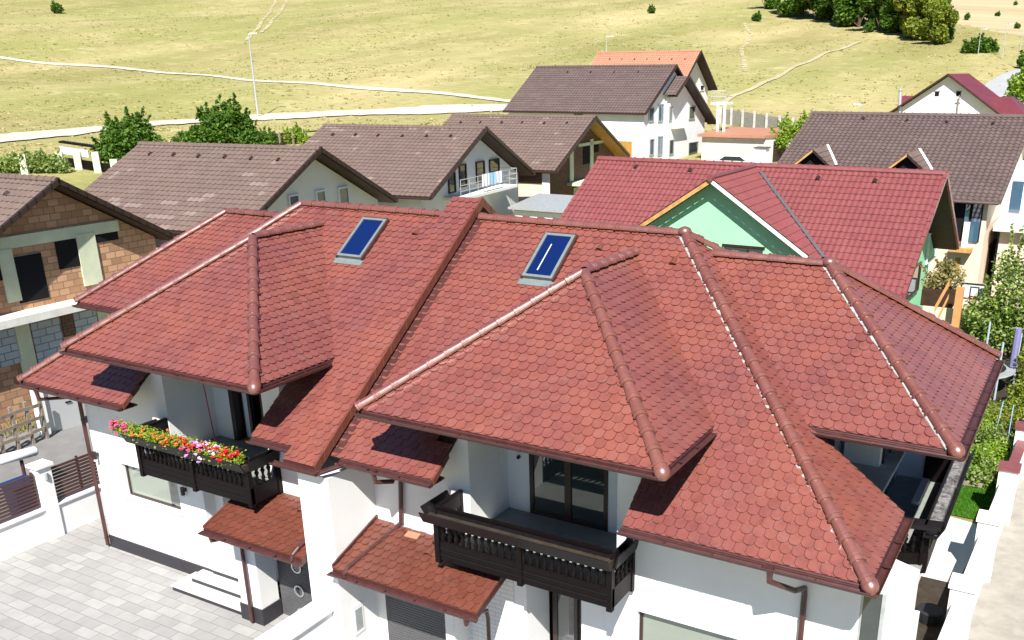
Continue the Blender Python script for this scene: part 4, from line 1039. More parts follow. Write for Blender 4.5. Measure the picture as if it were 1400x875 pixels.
# ------------------------------------------------------------------ trampoline and hoop
def trampoline():
    T = thing('trampoline', 'round trampoline with blue poles and purple padded net behind the house', 'trampoline', (8.2,21.0,0))
    c = V((8.0,21.4,0)); r_ = 1.75
    mb = MB(); ring = [c+V((math.cos(a)*r_,math.sin(a)*r_,.85)) for a in [2*math.pi*i/24 for i in range(25)]]; mb.tube(ring, .05, 6); mb.build('frame', M['galv'], T)
    mb = MB(); mb.poly([c+V((math.cos(a)*(r_-.3),math.sin(a)*(r_-.3),.84)) for a in [2*math.pi*i/24 for i in range(24)]]); mb.build('jumping_mat', M['black'], T)
    mb = MB()
    for i in range(24):
        a0, a1 = 2*math.pi*i/24, 2*math.pi*(i+1)/24; P_ = lambda a, rr, z: c+V((math.cos(a)*rr,math.sin(a)*rr,z))
        mb.hexa([P_(a0,r_-.3,.86),P_(a1,r_-.3,.86),P_(a1,r_+.03,.86),P_(a0,r_+.03,.86),P_(a0,r_-.3,.9),P_(a1,r_-.3,.9),P_(a1,r_+.03,.9),P_(a0,r_+.03,.9)])
    mb.build('edge_pad', M['steel'], T)
    for i in range(6):
        a = 2*math.pi*i/6+.25; p = c+V((math.cos(a)*(r_+.06),math.sin(a)*(r_+.06),0))
        mb = MB(); mb.tube([p, p+V((0,0,2.3))], .04, 8); mb.build('pole', mat('pale_blue_tube', (.35,.42,.5), .4, .5), T)
        mb = MB(); q = c+V((math.cos(a-.25)*(r_),math.sin(a-.25)*(r_),.9)); 
        if i in (0,): mb.tube([p+V((-.12,-.1,.95)), p+V((-.12,-.1,2.5))], .13, 8); mb.build('rolled_net', M['purplepad'], T)
trampoline()
def hoop():
    b = ground(1322,468); T = thing('basketball_hoop', 'basketball hoop with clear framed backboard in the neighbouring yard', 'basketball hoop', b)
    s_ = (b-CAM).length; top = 3.0
    yy = b.y
    A = atY(1314,386,yy); B = atY(1353,386,yy); Cc = atY(1353,408,yy); D = atY(1313,408,yy)
    w = B.x-A.x; z1 = A.z; z0 = D.z
    mb = MB(); mb.tube([b+V((0,.4,0)), V((b.x,b.y+.4,z0)), V((A.x+w*.4,yy+.1,z0+.3))], .09, 8); mb.build('pole', M['black'], T)
    mb = MB(); t = .07
    mb.box(A.x,B.x,yy,yy+.04,z1-t,z1); mb.box(A.x,B.x,yy,yy+.04,z0,z0+t); mb.box(A.x,A.x+t,yy,yy+.04,z0+t,z1-t); mb.box(B.x-t,B.x,yy,yy+.04,z0+t,z1-t)
    m0 = A.x+w*.35; m1 = A.x+w*.68; mb.box(m0,m1,yy,yy+.04,z0+.55,z0+.6); mb.box(m0,m1,yy,yy+.04,z0+.12,z0+.17); mb.box(m0,m0+.05,yy,yy+.04,z0+.17,z0+.55); mb.box(m1-.05,m1,yy,yy+.04,z0+.17,z0+.55)
    Bd = mb.build('backboard_frame', M['black'], T)
    mb = MB(); mb.box(A.x+t,B.x-t,yy+.01,yy+.02,z0+t,z1-t); mb.build('backboard', mat('clear_board', (.55,.58,.6), .1, .6), Bd)
    mb = MB(); cc = V((A.x+w*.5,yy-.27,z0+.1)); mb.tube([cc+V((math.cos(a)*.23,math.sin(a)*.23,0)) for a in [2*math.pi*i/16 for i in range(17)]], .025, 6); mb.build('rim', M['red'], T)
    mb = MB()
    for i in range(12):
        a = 2*math.pi*i/12; mb.tube([cc+V((math.cos(a)*.22,math.sin(a)*.22,0)), cc+V((math.cos(a+.4)*.13,math.sin(a+.4)*.13,-.4))], .008, 4)
    mb.build('net', M['laundryw'], T)
hoop()

# ------------------------------------------------------------------ vegetation
def blob_leaves(mb, c, r_, n, s_, rnd, up=.3, squash=1.0):
    c = V(c)
    for i in range(n):
        d = V((rnd.gauss(0,1),rnd.gauss(0,1),rnd.gauss(0,1))).normalized(); k = rnd.random()**.45
        p = c + V((d.x*r_, d.y*r_, d.z*r_*squash))*k
        a = V((rnd.uniform(-1,1),rnd.uniform(-1,1),rnd.uniform(-.6,.6))).normalized(); b = (Matrix.Rotation(rnd.uniform(0,6.3),3,a) @ a.orthogonal().normalized())
        ss_ = s_*rnd.uniform(.6,1.3)
        tn = min(1, max(0, rnd.random()*.55 + .45*rnd.random()))
        mb.poly([p-a*ss_, p-b*ss_*.55, p+a*ss_, p+b*ss_*.55], tn)
def tree_proto(name, label, hgt_, rad, leaf, ls, n, seed, trunk=.35, group=None, nb=14, cat='tree'):
    rnd = random.Random(seed); T = thing(name, label, cat, (0,0,-500), group)
    mb = MB(); z0 = hgt_*trunk; path = [V((0,0,-500.3)),V((rnd.gauss(0,.05),0,-500+z0*.6)),V((rnd.gauss(0,.15),rnd.gauss(0,.15),-500+z0*1.3)),V((rnd.gauss(0,.2),rnd.gauss(0,.2),-500+hgt_*.7))]
    mb.tube(path, [hgt_*.03,hgt_*.024,hgt_*.016,hgt_*.006], 7)
    blobs = []
    for i in range(nb):
        a = rnd.uniform(0,6.28); k = math.sqrt(rnd.random())*.72; z = rnd.uniform(.0,1)
        prof = math.sin(math.pi*min(1,.25+z*.72))
        c = V((math.cos(a)*rad*k*prof, math.sin(a)*rad*k*prof, -500+z0+(hgt_-z0)*(.12+.76*z))); blobs.append((c, rad*rnd.uniform(.28,.46)))
        mb.tube([V((0,0,-500+z0*rnd.uniform(.7,1.4))), (c+V((0,0,-500+z0)))/2 if False else c*.5+V((0,0,(-500+z0)*.5)), c], [hgt_*.012,hgt_*.008,hgt_*.003], 5)
    mb.build('trunk', M['bark'], T)
    cr = MB()
    for c, r_ in blobs: blob_leaves(cr, c, r_, n//nb, ls, rnd)
    cr.build('crown', M[leaf], T)
    return T
def shrub(name, label, base, blobs, leaf, ls, n, seed, group=None, cat='bush', stems=6, squash=1):
    rnd = random.Random(seed); base = V(base); T = thing(name, label, cat, base, group)
    mb = MB()
    for i in range(stems):
        b = rnd.choice(blobs); mb.tube([base+V((rnd.gauss(0,.05),rnd.gauss(0,.05),-.1)), base+V(b[0])*.5+V((rnd.gauss(0,.05),0,0)), base+V(b[0])], [.05,.035,.015], 5)
    mb.build('stem', M['bark'], T)
    cr = MB(); tot = sum(b[1]**2 for b in blobs)
    for c, r_ in blobs: blob_leaves(cr, base+V(c), r_, int(n*r_*r_/tot*.85), ls, rnd, squash=squash)
    mr = sum(b[1] for b in blobs)/len(blobs)
    for i in range(int(len(blobs)*2.2)):
        c, r_ = rnd.choice(blobs); d = V((rnd.gauss(0,.45),rnd.gauss(0,.45),1)).normalized(); q = base+V(c)+d*r_*.7; ln = mr*rnd.uniform(.5,1.25)
        for j in range(int(n*.15/(len(blobs)*2.2))):
            f = rnd.random(); blob_leaves(cr, q+d*ln*f, ls*(1.3-f), 1, ls*.85, rnd)
    cr.build('foliage', M[leaf], T)
    return T
def horiz(): 
    return V((NQ.x, NQ.y, 0))
Q3 = V((NQ.x,NQ.y,0)); S3 = V((NS.x,NS.y,0))
# tree belt on the hill crest
protos = [tree_proto('broadleaf_tree','p',8.5,4.8,'leaf',.36,7500,41,.05,'trees along the hill crest',16),
          tree_proto('broadleaf_tree','p',9,4.2,'leafd',.34,7500,42,.03,'trees along the hill crest',16),
          tree_proto('broadleaf_tree','p',9,4.0,'leafy',.34,7000,43,.03,'trees along the hill crest',15),
          tree_proto('broadleaf_tree','p',8,3.6,'leafg',.32,6000,44,.03,'trees along the hill crest',14)]
belt = [(1046,12,0,.8),(1076,22,0,1.0),(1098,20,1,1.0),(1115,27,0,.95),(1128,24,1,1.1),(1146,33,0,1.0),(1158,28,1,1.15),(1174,37,0,1.05),(1190,36,1,1.2),(1203,42,0,1.1),(1214,40,1,1.2),(1230,36,3,1.35),(1236,46,0,1.0),(1252,50,2,1.1),(1266,55,2,.95),(1280,60,2,.75),(1289,58,0,.45)]
lab = ['lone tree at the left end of the crest belt, shadow on the grass', 'second tree from the left in the crest belt', 'dark green tree third from the left in the crest belt', 'fourth tree from the left in the crest belt',
 'dark tree fifth from the left in the crest belt','mid green tree sixth from the left in the crest belt','tall dark tree seventh from the left in the crest belt','eighth tree from the left in the crest belt',
 'tall dark tree ninth from the left in the crest belt','tenth tree from the left in the crest belt','tall dark tree just left of the golden one','tall golden yellow tree in the crest belt','green tree right in front of the golden one',
 'yellow green tree right of the golden one','second yellow green tree right of the golden one','small yellow green tree near the right end of the belt','smallest green tree at the right tip of the crest belt']
used = set()
for (px, py, k, sc), lb in zip(belt, lab):
    g_ = ground(px, py); g_.z -= .3; sc *= 1.3
    if k not in used: used.add(k); o = protos[k]; o.location = g_; o.scale = (sc,)*3; o.rotation_euler = (0,0,px); o['label'] = lb
    else: dup(protos[k], g_, lb, px, sc)
# scattered hill bushes
bp = shrub('hill_bush','p',(0,0,-400),[((0,0,.9),.9),((.7,.2,.6),.6),((-.6,.1,.5),.6)],'leafd',.2,900,51,'bushes scattered on the hills')
hb = [(78,18,1.6,'sparse bush alone at the top left of the meadow'),(891,18,1.1,'small dark bush on the meadow above the orange roof'),(1035,29,1.2,'small bush below the left end of the tree belt'),
      (1188,44,1.3,'thin bush at the upper end of the hill path'),(1305,23,2.6,'dark bush on the far hill, largest of its cluster'),(1297,27,2.0,'low bush on the far hill left of the dark one'),(1322,27,2.4,'bush on the far hill right of the dark one'),
      (1364,22,1.8,'small bush on the far hill near the right edge'),(1388,7,1.8,'tiny bush high on the far hill at right'),(1390,39,2.0,'low bush beside the street lamps at right')]
for i, (px, py, sc, lb) in enumerate(hb):
    g_ = ground(px, py)
    if i == 0: bp.location = g_; bp.scale = (sc,)*3; bp['label'] = lb
    else: dup(bp, g_, lb, i*1.3, sc)
b2 = ground(1338,72); shrub('wide_bush','wide dark green bush behind the hill crest by the street lamps',b2,[(Q3*x+V((0,0,z)),r_) for x,z,r_ in ((-2.2,.8,1.0),(-.8,1.2,1.3),(1,1.1,1.2),(2.6,.8,1.0),(0,2.0,.8),(1.6,1.8,.8))],'leaf',.3,2200,52)
b2 = ground(1396,93); shrub('roadside_bush','green bush at the right edge beside the far road',b2,[(V((0.5,0,1)),1.2),(V((1.5,0,1.5)),1.2)],'leaf',.35,1600,53)
b2 = ground(1396,140); shrub('roadside_tree','bright green tree at the right edge in front of the far road',b2,[(V((0,0,1.6)),1.6),(V((-.6,0,2.6)),1.4),(V((1,0,3.2)),1.8),(V((-1.3,0,1.4)),1.0)],'leaff',.25,2600,54,cat='tree')
# shrubs behind the brown roofs
g1 = ground(300,196)
def line_blobs(items): return [(Q3*x+S3*y+V((0,0,z)), r_) for x, y, z, r_ in items]
g1 = CAM + (g1-CAM)*.88; g1.z = hgt(g1.x,g1.y)
shrub('tall_shrub','large spiky dark green shrub behind the left brown roof',g1,line_blobs([(-3,0,1.2,1.4),(-1.6,0,1.8,1.4),(-.2,0,2.2,1.5),(1.2,0,2.4,1.5),(2.8,0,1.6,1.3),(4.0,0,1.2,1.1),(.3,0,3.6,.9),(1.5,0,3.8,.8),(2.4,.2,3.2,.8),(-.9,0,3.4,.7),(.9,0,4.6,.45),(2.0,0,4.6,.4),(-1.4,0,3.8,.4),(0,0,4.4,.35)]),'leaf',.2,7600,61)
g1 = ground(170,232); shrub('round_shrub','leafy hedge shrub between the cream posts and the brown roof',g1,line_blobs([(-1.6,0,1.6,1.0),(0,0,2.6,1.5),(1.6,0,2.8,1.6),(2.8,0,1.8,1.3),(0,0,1.0,1.6),(1,0,3.9,.6),(2,0,3.8,.4),(-.6,0,3.8,.4)]),'leaf',.17,7500,62)
g1 = ground(45,236); shrub('weedy_bush','pale green weedy bush behind the unfinished house ridge',g1,line_blobs([(-3,0,.5,.8),(-1.8,0,.7,.9),(-.6,0,.8,.9),(.6,0,.9,.9),(1.8,0,.7,.8),(2.8,0,.4,.6)]),'leafs',.15,3600,63)
g1 = ground(402,196); shrub('small_shrub','bright green shrub beside the rail fence above the brown roofs',g1,line_blobs([(-.6,0,.5,.8),(.3,0,.7,.9),(1,0,.4,.6),(.4,0,1.3,.5)]),'leaff',.14,1900,64)
g1 = ground(372,198); shrub('small_shrub','dark low shrub left of the bright one by the rail fence',g1,line_blobs([(-.8,0,.4,.7),(0,0,.5,.8),(.8,0,.3,.5)]),'leaf',.14,1500,65)
# garden at right
shrub('rose_tree','tall leafy garden tree with pale dusty leaves at the right edge',atZ(1382,492,0),[(V((x,y,z)),r_) for x,y,z,r_ in ((-1.0,0,1.2,1.1),(.2,.2,1.6,1.3),(1.2,.4,2.0,1.3),(-.4,.2,2.8,1.2),(.9,.5,3.4,1.3),(1.9,.6,3.2,1.2),(2.2,.6,4.6,1.1),(.6,.4,4.6,.9),(1.4,.5,5.5,.9),(-1.5,-.1,2.0,.8),(-.6,.2,4.0,.8),(.2,.3,5.4,.7))],'leafs',.10,13000,71,cat='tree')
shrub('garden_bush','dark green bush under the dusty garden tree',atZ(1352,480,0),[(V((x,y,z)),r_) for x,y,z,r_ in ((-.8,0,.8,.8),(.2,0,1.1,.9),(1.1,0,.9,.9),(-.2,0,1.9,.6),(1.6,0,1.7,.8))],'leaf',.09,5200,72)
shrub('garden_bush','yellow green bush right of the trampoline at the photo edge',atZ(1398,560,0),[(V((x,y,z)),r_) for x,y,z,r_ in ((0,0,.7,.7),(.5,1,1.0,.8),(.3,2.2,1.2,.9),(.2,3.5,1.0,.9))],'leafy',.08,4200,73)
rnd = random.Random(9)
for i, (px, py, lf, lb) in enumerate([(1330,590,'leaff','low bright vegetable plants at the left of the garden bed'),(1352,600,'leafs','grey green plants with small orange fruit beside the stakes'),(1345,632,'leaff','leafy green row nearest the lawn'),(1325,648,'leafs','pale plants at the lawn corner of the bed'),(1368,578,'leafy','yellow green plants beneath the trampoline'),(1325,570,'leafy','yellowing plants left of the plant stakes')]):
    b = atZ(px,py,0); shrub('vegetable_plant',lb,b,[(V((rnd.uniform(-.9,.9),rnd.uniform(-.9,.9),rnd.uniform(.15,.45))),rnd.uniform(.25,.5)) for _ in range(9)],lf,.055,2400,80+i,'plants in the vegetable bed','plant')
for i, (px, py) in enumerate([(1358,605),(1376,612),(1343,560)]):
    b = atZ(px,py,0); mb = MB(); mb.tube([b, b+V((.1-.1*i,.05,1.5))], .015, 5); tag(mb.build('garden_stake', M['laundryb'] if i < 2 else M['oldwood']), ['pale blue garden stake in the middle of the bed','pale blue garden stake nearest the boundary wall','wooden garden stake in front of the trampoline'][i], 'stake')
b = atZ(1340,668,0); mb = MB(); mb.box(b.x-.7,b.x+.1,b.y,b.y+.12,0,.12); tag(mb.build('edging_board', M['oldwood']), 'brown edging board between lawn and vegetable bed', 'board')

# ------------------------------------------------------------------ neighbour houses
def pantile(name, O, ex, es, L_, W2, m, parent, course=.34, colw=.30, amp=.022, step=.03, seed=1, light=.03):
    O, ex, es = V(O), V(ex).normalized(), V(es).normalized(); n = ex.cross(es).normalized()
    if n.z < 0: n = -n
    rnd = random.Random(seed); mb = MB(); nc = max(1, round(W2/course)); c_ = W2/nc; ncol = max(1, round(L_/colw)); cw = L_/ncol
    prof = [0,.25,.5,.75] if amp > 0 else [0]
    for r_ in range(nc):
        run = 0; tn = .4
        jit = [rnd.uniform(-.002,.002)*1 for _ in range(4)]
        for c in range(ncol):
            if run <= 0: run = rnd.randint(1,3); tn = rnd.uniform(.15,.8) if rnd.random() > light else 1.0
            run -= 1
            pr = prof+[1.0]
            hs = [amp*(math.cos(2*math.pi*t)) for t in pr]
            for k in range(len(pr)-1):
                u0 = (c+pr[k])*cw; u1 = (c+pr[k+1])*cw
                a = O+ex*u0+es*(r_*c_)+n*(step+hs[k]); b = O+ex*u1+es*(r_*c_)+n*(step+hs[k+1])
                d = O+ex*u0+es*((r_+1)*c_)+n*(.004+hs[k]); e = O+ex*u1+es*((r_+1)*c_)+n*(.004+hs[k+1])
                mb.poly([a,b,e,d], tn)
                mb.poly([a-n*(step+.01),b-n*(step+.01),b,a], tn*.5)
    return mb.build(name, m, parent)
class House:
    def __init__(s, name, label, apex, yaw, L_, W, t, z0, tile, wallm, over=.7, k=1.0, verge=M['frame'], Wf=None, course=.34, colw=.3, amp=.022, soff=M['soffit'], step=.035, light=.03, endin=.5):
        apex = CAM + (V(apex)-CAM)*k; L_ *= k; W *= k; Wf = (Wf or W/k)*k
        s.ap = apex; s.ex = V((math.cos(yaw),math.sin(yaw),0)); s.ey = V((-math.sin(yaw),math.cos(yaw),0)); s.z0 = z0
        s.T = thing(name, label, 'house', (apex.x-s.ex.x*L_/2, apex.y-s.ex.y*L_/2, z0)); s.L = L_; s.W = W; s.t = t; s.Wf = Wf; s.over = over
        sl = math.sqrt(1+t*t); A = apex; R0 = A - s.ex*L_
        pantile('roof_slope', R0 - s.ey*W - V((0,0,t*W)), s.ex, s.ey+V((0,0,t)), L_, W*sl, tile, s.T, course, colw, amp, step, seed=int(L_*100), light=light)
        pantile('roof_slope', R0 + s.ey*Wf - V((0,0,t*Wf)), s.ex, -s.ey+V((0,0,t)), L_, Wf*sl, tile, s.T, course, colw, amp, step, seed=int(L_*77))
        mb = MB(); mb.tube([R0+V((0,0,.0)), A+V((0,0,.0))], .13, 8)
        kk = int(L_/.4)
        for i in range(kk): q = R0.lerp(A,(i+.5)/kk); mb.lathe(q-s.ex*.03, [(0,.15),(.06,.15)], 8, axis=s.ex)
        mb.build('ridge_caps', tile, s.T)
        # verge caps and bargeboards on the visible gable
        mb = MB()
        for sg, ww in ((-1,W),(1,Wf)):
            p0 = A + s.ey*sg*ww - V((0,0,t*ww)); d = A-p0; kk = int(d.length/.38)
            for i in range(kk):
                a = p0+d*(i/kk); b = p0+d*((i+1)/kk+.01)
                mb.obox(a-s.ex*.06+V((0,0,-.12)), b-a, s.ex*.14, V((0,0,.20)))
        mb.build('verge_caps', M['frame'] if verge is None else verge, s.T)
        # soffit under the overhang + rafters
        mb = MB()
        for sg, ww in ((-1,W),(1,Wf)):
            p0 = A + s.ey*sg*ww - V((0,0,t*ww+.16)); d = A-V((0,0,.16))-p0
            mb.obox(p0-s.ex*.02, d, -s.ex*(over+.3), V((0,0,.05)))
            q0 = R0 + s.ey*sg*ww - V((0,0,t*ww+.13)); mb.obox(q0, s.ex*(L_-.05), -s.ey*sg*.9+V((0,0,t*.9)), V((0,0,.05)))
        mb.build('soffit', soff, s.T)
        for sg, ww in ((-1,W),(1,Wf)):
            mb = MB(); p0 = A + s.ey*sg*ww - V((0,0,t*ww+.12)); mb.obox(p0-s.ey*sg*.0, -s.ex*L_, s.ey*sg*.03, V((0,0,.14)))
            mb.tube([p0+s.ey*sg*.08+V((0,0,.03)), p0+s.ey*sg*.08-s.ex*L_+V((0,0,.03))], .06, 8)
            mb.build('eave_gutter', M['frame'] if verge is None else verge, s.T)
        # walls: closed pentagon prism
        g = A - s.ex*over; wn, wf = W-endin, Wf-endin; zt = lambda w: A.z-.22-t*w
        G = [V((g.x,g.y,0))-s.ey*wn+V((0,0,z0-.5)), V((g.x,g.y,0))+s.ey*wf+V((0,0,z0-.5)), V((g.x,g.y,0))+s.ey*wf+V((0,0,zt(wf))), V((g.x,g.y,A.z-.22)), V((g.x,g.y,0))-s.ey*wn+V((0,0,zt(wn)))]
        mb = MB(); mb.prism(G, -s.ex*(L_-2*over)); mb.build('wall', wallm, s.T)
        s.gn = s.ex; s.gk = s.ex.dot(g); s.nn = s.ey; s.nk = s.ey.dot(g) - wn; s.g = g
    def gp(s, px, py): return onplane(px, py, s.gn, s.gk)
    def npt(s, px, py): return onplane(px, py, s.nn, s.nk)
    def patch(s, pxs, m, name, out=.03, depth=.05, side='g', parent=None, frame=None, hw=None):
        f = s.gp if side == 'g' else s.npt; ax = s.ey if side == 'g' else s.ex; no = s.ex if side == 'g' else -s.ey
        P = [f(*p) for p in pxs]; u = [p.dot(ax) for p in P]; z = [p.z for p in P]
        u0, u1, z0, z1 = min(u[0::1][:1]+u[-1:]) if False else min(u), max(u), min(z), max(z)
        k = s.gk if side == 'g' else s.nk
        base = no*(no.dot(no)*0) + (s.ex*s.gk if side == 'g' else s.ey*s.nk)
        o = base + ax*u0 + no*(out-depth) + V((0,0,z0))
        mb = MB(); mb.obox(o, ax*(u1-u0), no*depth, V((0,0,z1-z0))); ob = mb.build(name, m, parent or s.T)
        if frame:
            t = .08; fb = MB(); o2 = o+no*(depth-.02)
            for a, b, c, d in ((0,u1-u0,0,t),(0,u1-u0,z1-z0-t,z1-z0),(0,t,t,z1-z0-t),(u1-u0-t,u1-u0,t,z1-z0-t)):
                fb.obox(o2+ax*a+V((0,0,c)), ax*(b-a), no*.07, V((0,0,d-c)))
            fb.build('window_frame', frame, ob)
        return ob
    def win(s, px0, py0, px1, py1, m=None, frame=None, **k):
        # axis-aligned in the wall: from centre pixel and size
        f = s.gp if k.get('side','g') == 'g' else s.npt; ax = s.ey if k.get('side','g') == 'g' else s.ex
        c = f((px0+px1)/2,(py0+py1)/2); a = f(px0,(py0+py1)/2); b = f(px1,(py0+py1)/2); t_ = f((px0+px1)/2,py0); b_ = f((px0+px1)/2,py1)
        no = s.ex if k.get('side','g') == 'g' else -s.ey
        u0, u1 = sorted((a.dot(ax), b.dot(ax))); z0, z1 = b_.z, t_.z
        base = (s.ex*s.gk if k.get('side','g') == 'g' else s.ey*s.nk)
        o = base + ax*u0 + no*.005 + V((0,0,z0))
        out = k.get('out', .03)
        mb = MB(); mb.obox(o, ax*(u1-u0), no*out, V((0,0,z1-z0))); ob = mb.build(k.get('name','window'), m or M['glass'], s.T)
        if frame:
            t = k.get('ft', .07); fb = MB(); o2 = o+no*.0
            for a_, b2_, c_, d_ in ((-t,u1-u0+t,-t,0),(-t,u1-u0+t,z1-z0,z1-z0+t),(-t,0,0,z1-z0),(u1-u0,u1-u0+t,0,z1-z0)):
                fb.obox(o2+ax*a_+V((0,0,c_)), ax*(b2_-a_), no*.08, V((0,0,d_-c_)))
            fb.build('window_frame', frame, ob)
        return ob
    def vents(s, pxs):
        n = (V((0,0,1))-s.ey*s.t).normalized()
        for p in pxs:
            k_ = n.dot(s.ap); q = onplane(p[0], p[1], n, k_); mb = MB(); es_ = (s.ey+V((0,0,s.t))).normalized()
            mb.prism([q-s.ex*.09+n*.03, q+s.ex*.09+n*.03, q+n*.12], es_*.2); mb.build('roof_vent', M['frame'], s.T)

# A: unfinished block house at left
A_ = House('unfinished_house','unfinished clay block house with brown roof at the left edge',(-22.99,4.79,8.23),.019,14,5.0,.58,0,M['brown_tile'],M['block'],over=.75,k=.94,light=.06)
A_.vents([(7,268)])
cr_ = M['cream']
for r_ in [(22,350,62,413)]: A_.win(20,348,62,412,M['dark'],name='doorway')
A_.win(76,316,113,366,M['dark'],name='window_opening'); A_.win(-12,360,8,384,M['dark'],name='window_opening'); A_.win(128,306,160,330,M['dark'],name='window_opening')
for nm, c in (('beam',(0,338,158,300)),):
    a = A_.gp(-5,338); b = A_.gp(160,304); z = (a.z+b.z)/2; mb = MB(); o = A_.ex*A_.gk + A_.ey*a.dot(A_.ey) + V((0,0,z-.22)); mb.obox(o, A_.ey*(b.dot(A_.ey)-a.dot(A_.ey)), A_.ex*.06, V((0,0,.42))); mb.build('ring_beam', cr_, A_.T)
for px0, px1, py0, py1 in ((2,22,340,414),(108,134,318,390)):
    A_.win(px0,py0,px1,py1,cr_,out=.07,name='concrete_column')
# floor slab, lower storey
a = A_.gp(0,445); b = A_.gp(115,402); zs = (a.z+b.z)/2
mb = MB(); mb.obox(A_.ex*A_.gk + A_.ey*(a.dot(A_.ey)-3) + V((0,0,zs-.15)), A_.ey*12, A_.ex*.9, V((0,0,.28))); mb.build('balcony_slab', M['pale'], A_.T)
for px0, py0, px1, py1, m_, nm in ((-5,445,24,500,'greyblock','infill_blocks'),(44,428,84,492,'greyblock','infill_blocks'),(100,418,132,455,'greyblock','infill_blocks'),(24,440,46,520,'cream','concrete_column'),(84,425,100,460,'brick','brick_pier'),(132,418,148,440,'cream','concrete_column')):
    A_.win(px0,py0,px1,py1,M[m_],out=.05,name=nm)
# B
B_ = House('brown_roofed_house','white house with wide weathered brown roof and black gable boards, left of centre',(-18.93,14.63,8.83),.113,10.6,5.8,.50,.2,M['brown_tile'],M['white2'],over=.8,light=.07)
B_.vents([(204,213),(236,214),(270,216),(306,217),(342,219),(379,221),(383,200)])
for x0,y0,x1,y1 in ((395,268,407,282),(432,262,443,276),(463,257,475,279)): B_.win(x0,y0,x1,y1,M['blueglass'],M['whitepaint'])
# C
C_ = House('balcony_house','white house with brown roof, three gable windows and a railed balcony with laundry',(-18.91,27.71,9.05),.12,10.9,6.4,.47,.6,M['brown_tile'],M['white2'],over=.9,light=.04)
C_.vents([(454,186),(485,186),(516,187),(549,188),(582,188),(615,188)])
for x0,y0,x1,y1 in ((628,226,636,254),(651,222,661,248),(669,219,681,234),(613,237,621,262)): C_.win(x0,y0,x1,y1,M['glass'],M['soffit'])
# balcony
a = C_.gp(607,270); b = C_.gp(686,276)
zc = a.z; u0, u1 = a.dot(C_.ey), b.dot(C_.ey)
bb = C_.ex*C_.gk + V((0,0,zc))
mb = MB(); mb.obox(bb+C_.ey*u0-V((0,0,.15)), C_.ey*(u1-u0), C_.ex*1.1, V((0,0,.15))); Bc = mb.build('balcony', M['white2'], C_.T)
mb = MB()
for h in (.35,.65,.95): mb.tube([bb+C_.ey*u0+C_.ex*1.05+V((0,0,h)), bb+C_.ey*u1+C_.ex*1.05+V((0,0,h)), bb+C_.ey*u1+V((0,0,h))], .02, 5)
for i in range(8): q = bb+C_.ey*(u0+(u1-u0)*i/7)+C_.ex*1.05; mb.tube([q, q+V((0,0,.97))], .02, 5)
mb.build('railing', M['galv'], Bc)
for i, (px, nm, lb) in enumerate([(641,'laundryw','white towel drying on the balcony railing, leftmost of the laundry'),(650,'laundryb','light blue cloth drying in the middle of the balcony railing'),(659,'laundryw','white and pink sheet drying at the right of the laundry')]):
    q = C_.gp(px,258); u = q.dot(C_.ey); o = bb+C_.ey*(u-.45)+C_.ex*1.1; rnd = random.Random(i); mb = MB()
    for k in range(8):
        x0_, x1_ = k*.11, (k+1)*.11; f0, f1 = .03*math.sin(k*1.7+i), .03*math.sin((k+1)*1.7+i)
        mb.obox(o+C_.ey*x0_+C_.ex*f0+V((0,0,.35+.04*math.sin(k))), C_.ey*.11+C_.ex*(f1-f0), C_.ex*.015, V((0,0,.66-.04*math.sin(k))))
    tag(mb.build('laundry', M[nm]), lb, 'laundry', 'laundry on the balcony railing')
# D
D_ = House('brick_house','brown roofed house with bare dark brick gable and cream concrete frame',(-17.69,38.6,9.21),.072,10.9,6.0,.47,.8,M['brown_tile'],M['brick'],over=1.0,k=1.05,soff=M['gold'],light=.02)
D_.vents([(629,169),(656,169),(685,169),(713,169),(743,170),(774,170)])
D_.win(797,200,806,224,M['dark'],name='window_opening'); D_.win(812,198,818,208,M['dark'],name='window_opening')
for x0,y0,x1,y1 in ((778,205,783,248),(806,190,810,232),(790,194,824,198)): D_.win(x0,y0,x1,y1,M['cream'],out=.08,name='concrete_frame')
for x0,y0,x1,y1 in ((784,257,795,288),(798,260,806,280)): D_.win(x0,y0,x1,y1,M['blueglass'],M['cream'])
for x0,y0,x1,y1,m_,s_ in ((707,252,742,257,'cream','n'),(742,237,752,282,'white2','n'),(708,257,742,282,'peach','n')):
    D_.win(x0,y0,x1,y1,M[m_],side=s_,out=.07,name='wall_panel')
a = D_.gp(775,252); mb = MB(); b = D_.gp(832,240); u0,u1 = a.dot(D_.ey), b.dot(D_.ey); mb.obox(D_.ex*D_.gk+D_.ey*u0+V((0,0,a.z-.1)), D_.ey*(u1-u0), D_.ex*1.3, V((0,0,.2))); mb.build('balcony_slab', M['cream'], D_.T)
# small white shed with lean roof in front of D
q = atY(712,300,30); q2 = atY(803,300,30)
Sh = thing('garden_shed','low white shed with thin grey roof between the ridge and the brick house','shed',(q.x,30,0))
zt = atY(750,286,30).z
mb = MB(); mb.box(q.x-.5,q2.x,30,33,0,zt-.2); mb.build('wall', M['white'], Sh)
mb = MB(); mb.hexa([(q.x-.7,29.7,zt-.12),(q2.x+.2,29.7,zt-.12),(q2.x+.2,33.3,zt+.3),(q.x-.7,33.3,zt+.3),(q.x-.7,29.7,zt),(q2.x+.2,29.7,zt),(q2.x+.2,33.3,zt+.42),(q.x-.7,33.3,zt+.42)]); mb.build('roof', M['steel'], Sh)
mb = MB(); mb.box(q2.x-1.7,q2.x-.6,29.96,29.99,zt-1.3,zt-.45); mb.build('door', M['gold'], Sh)
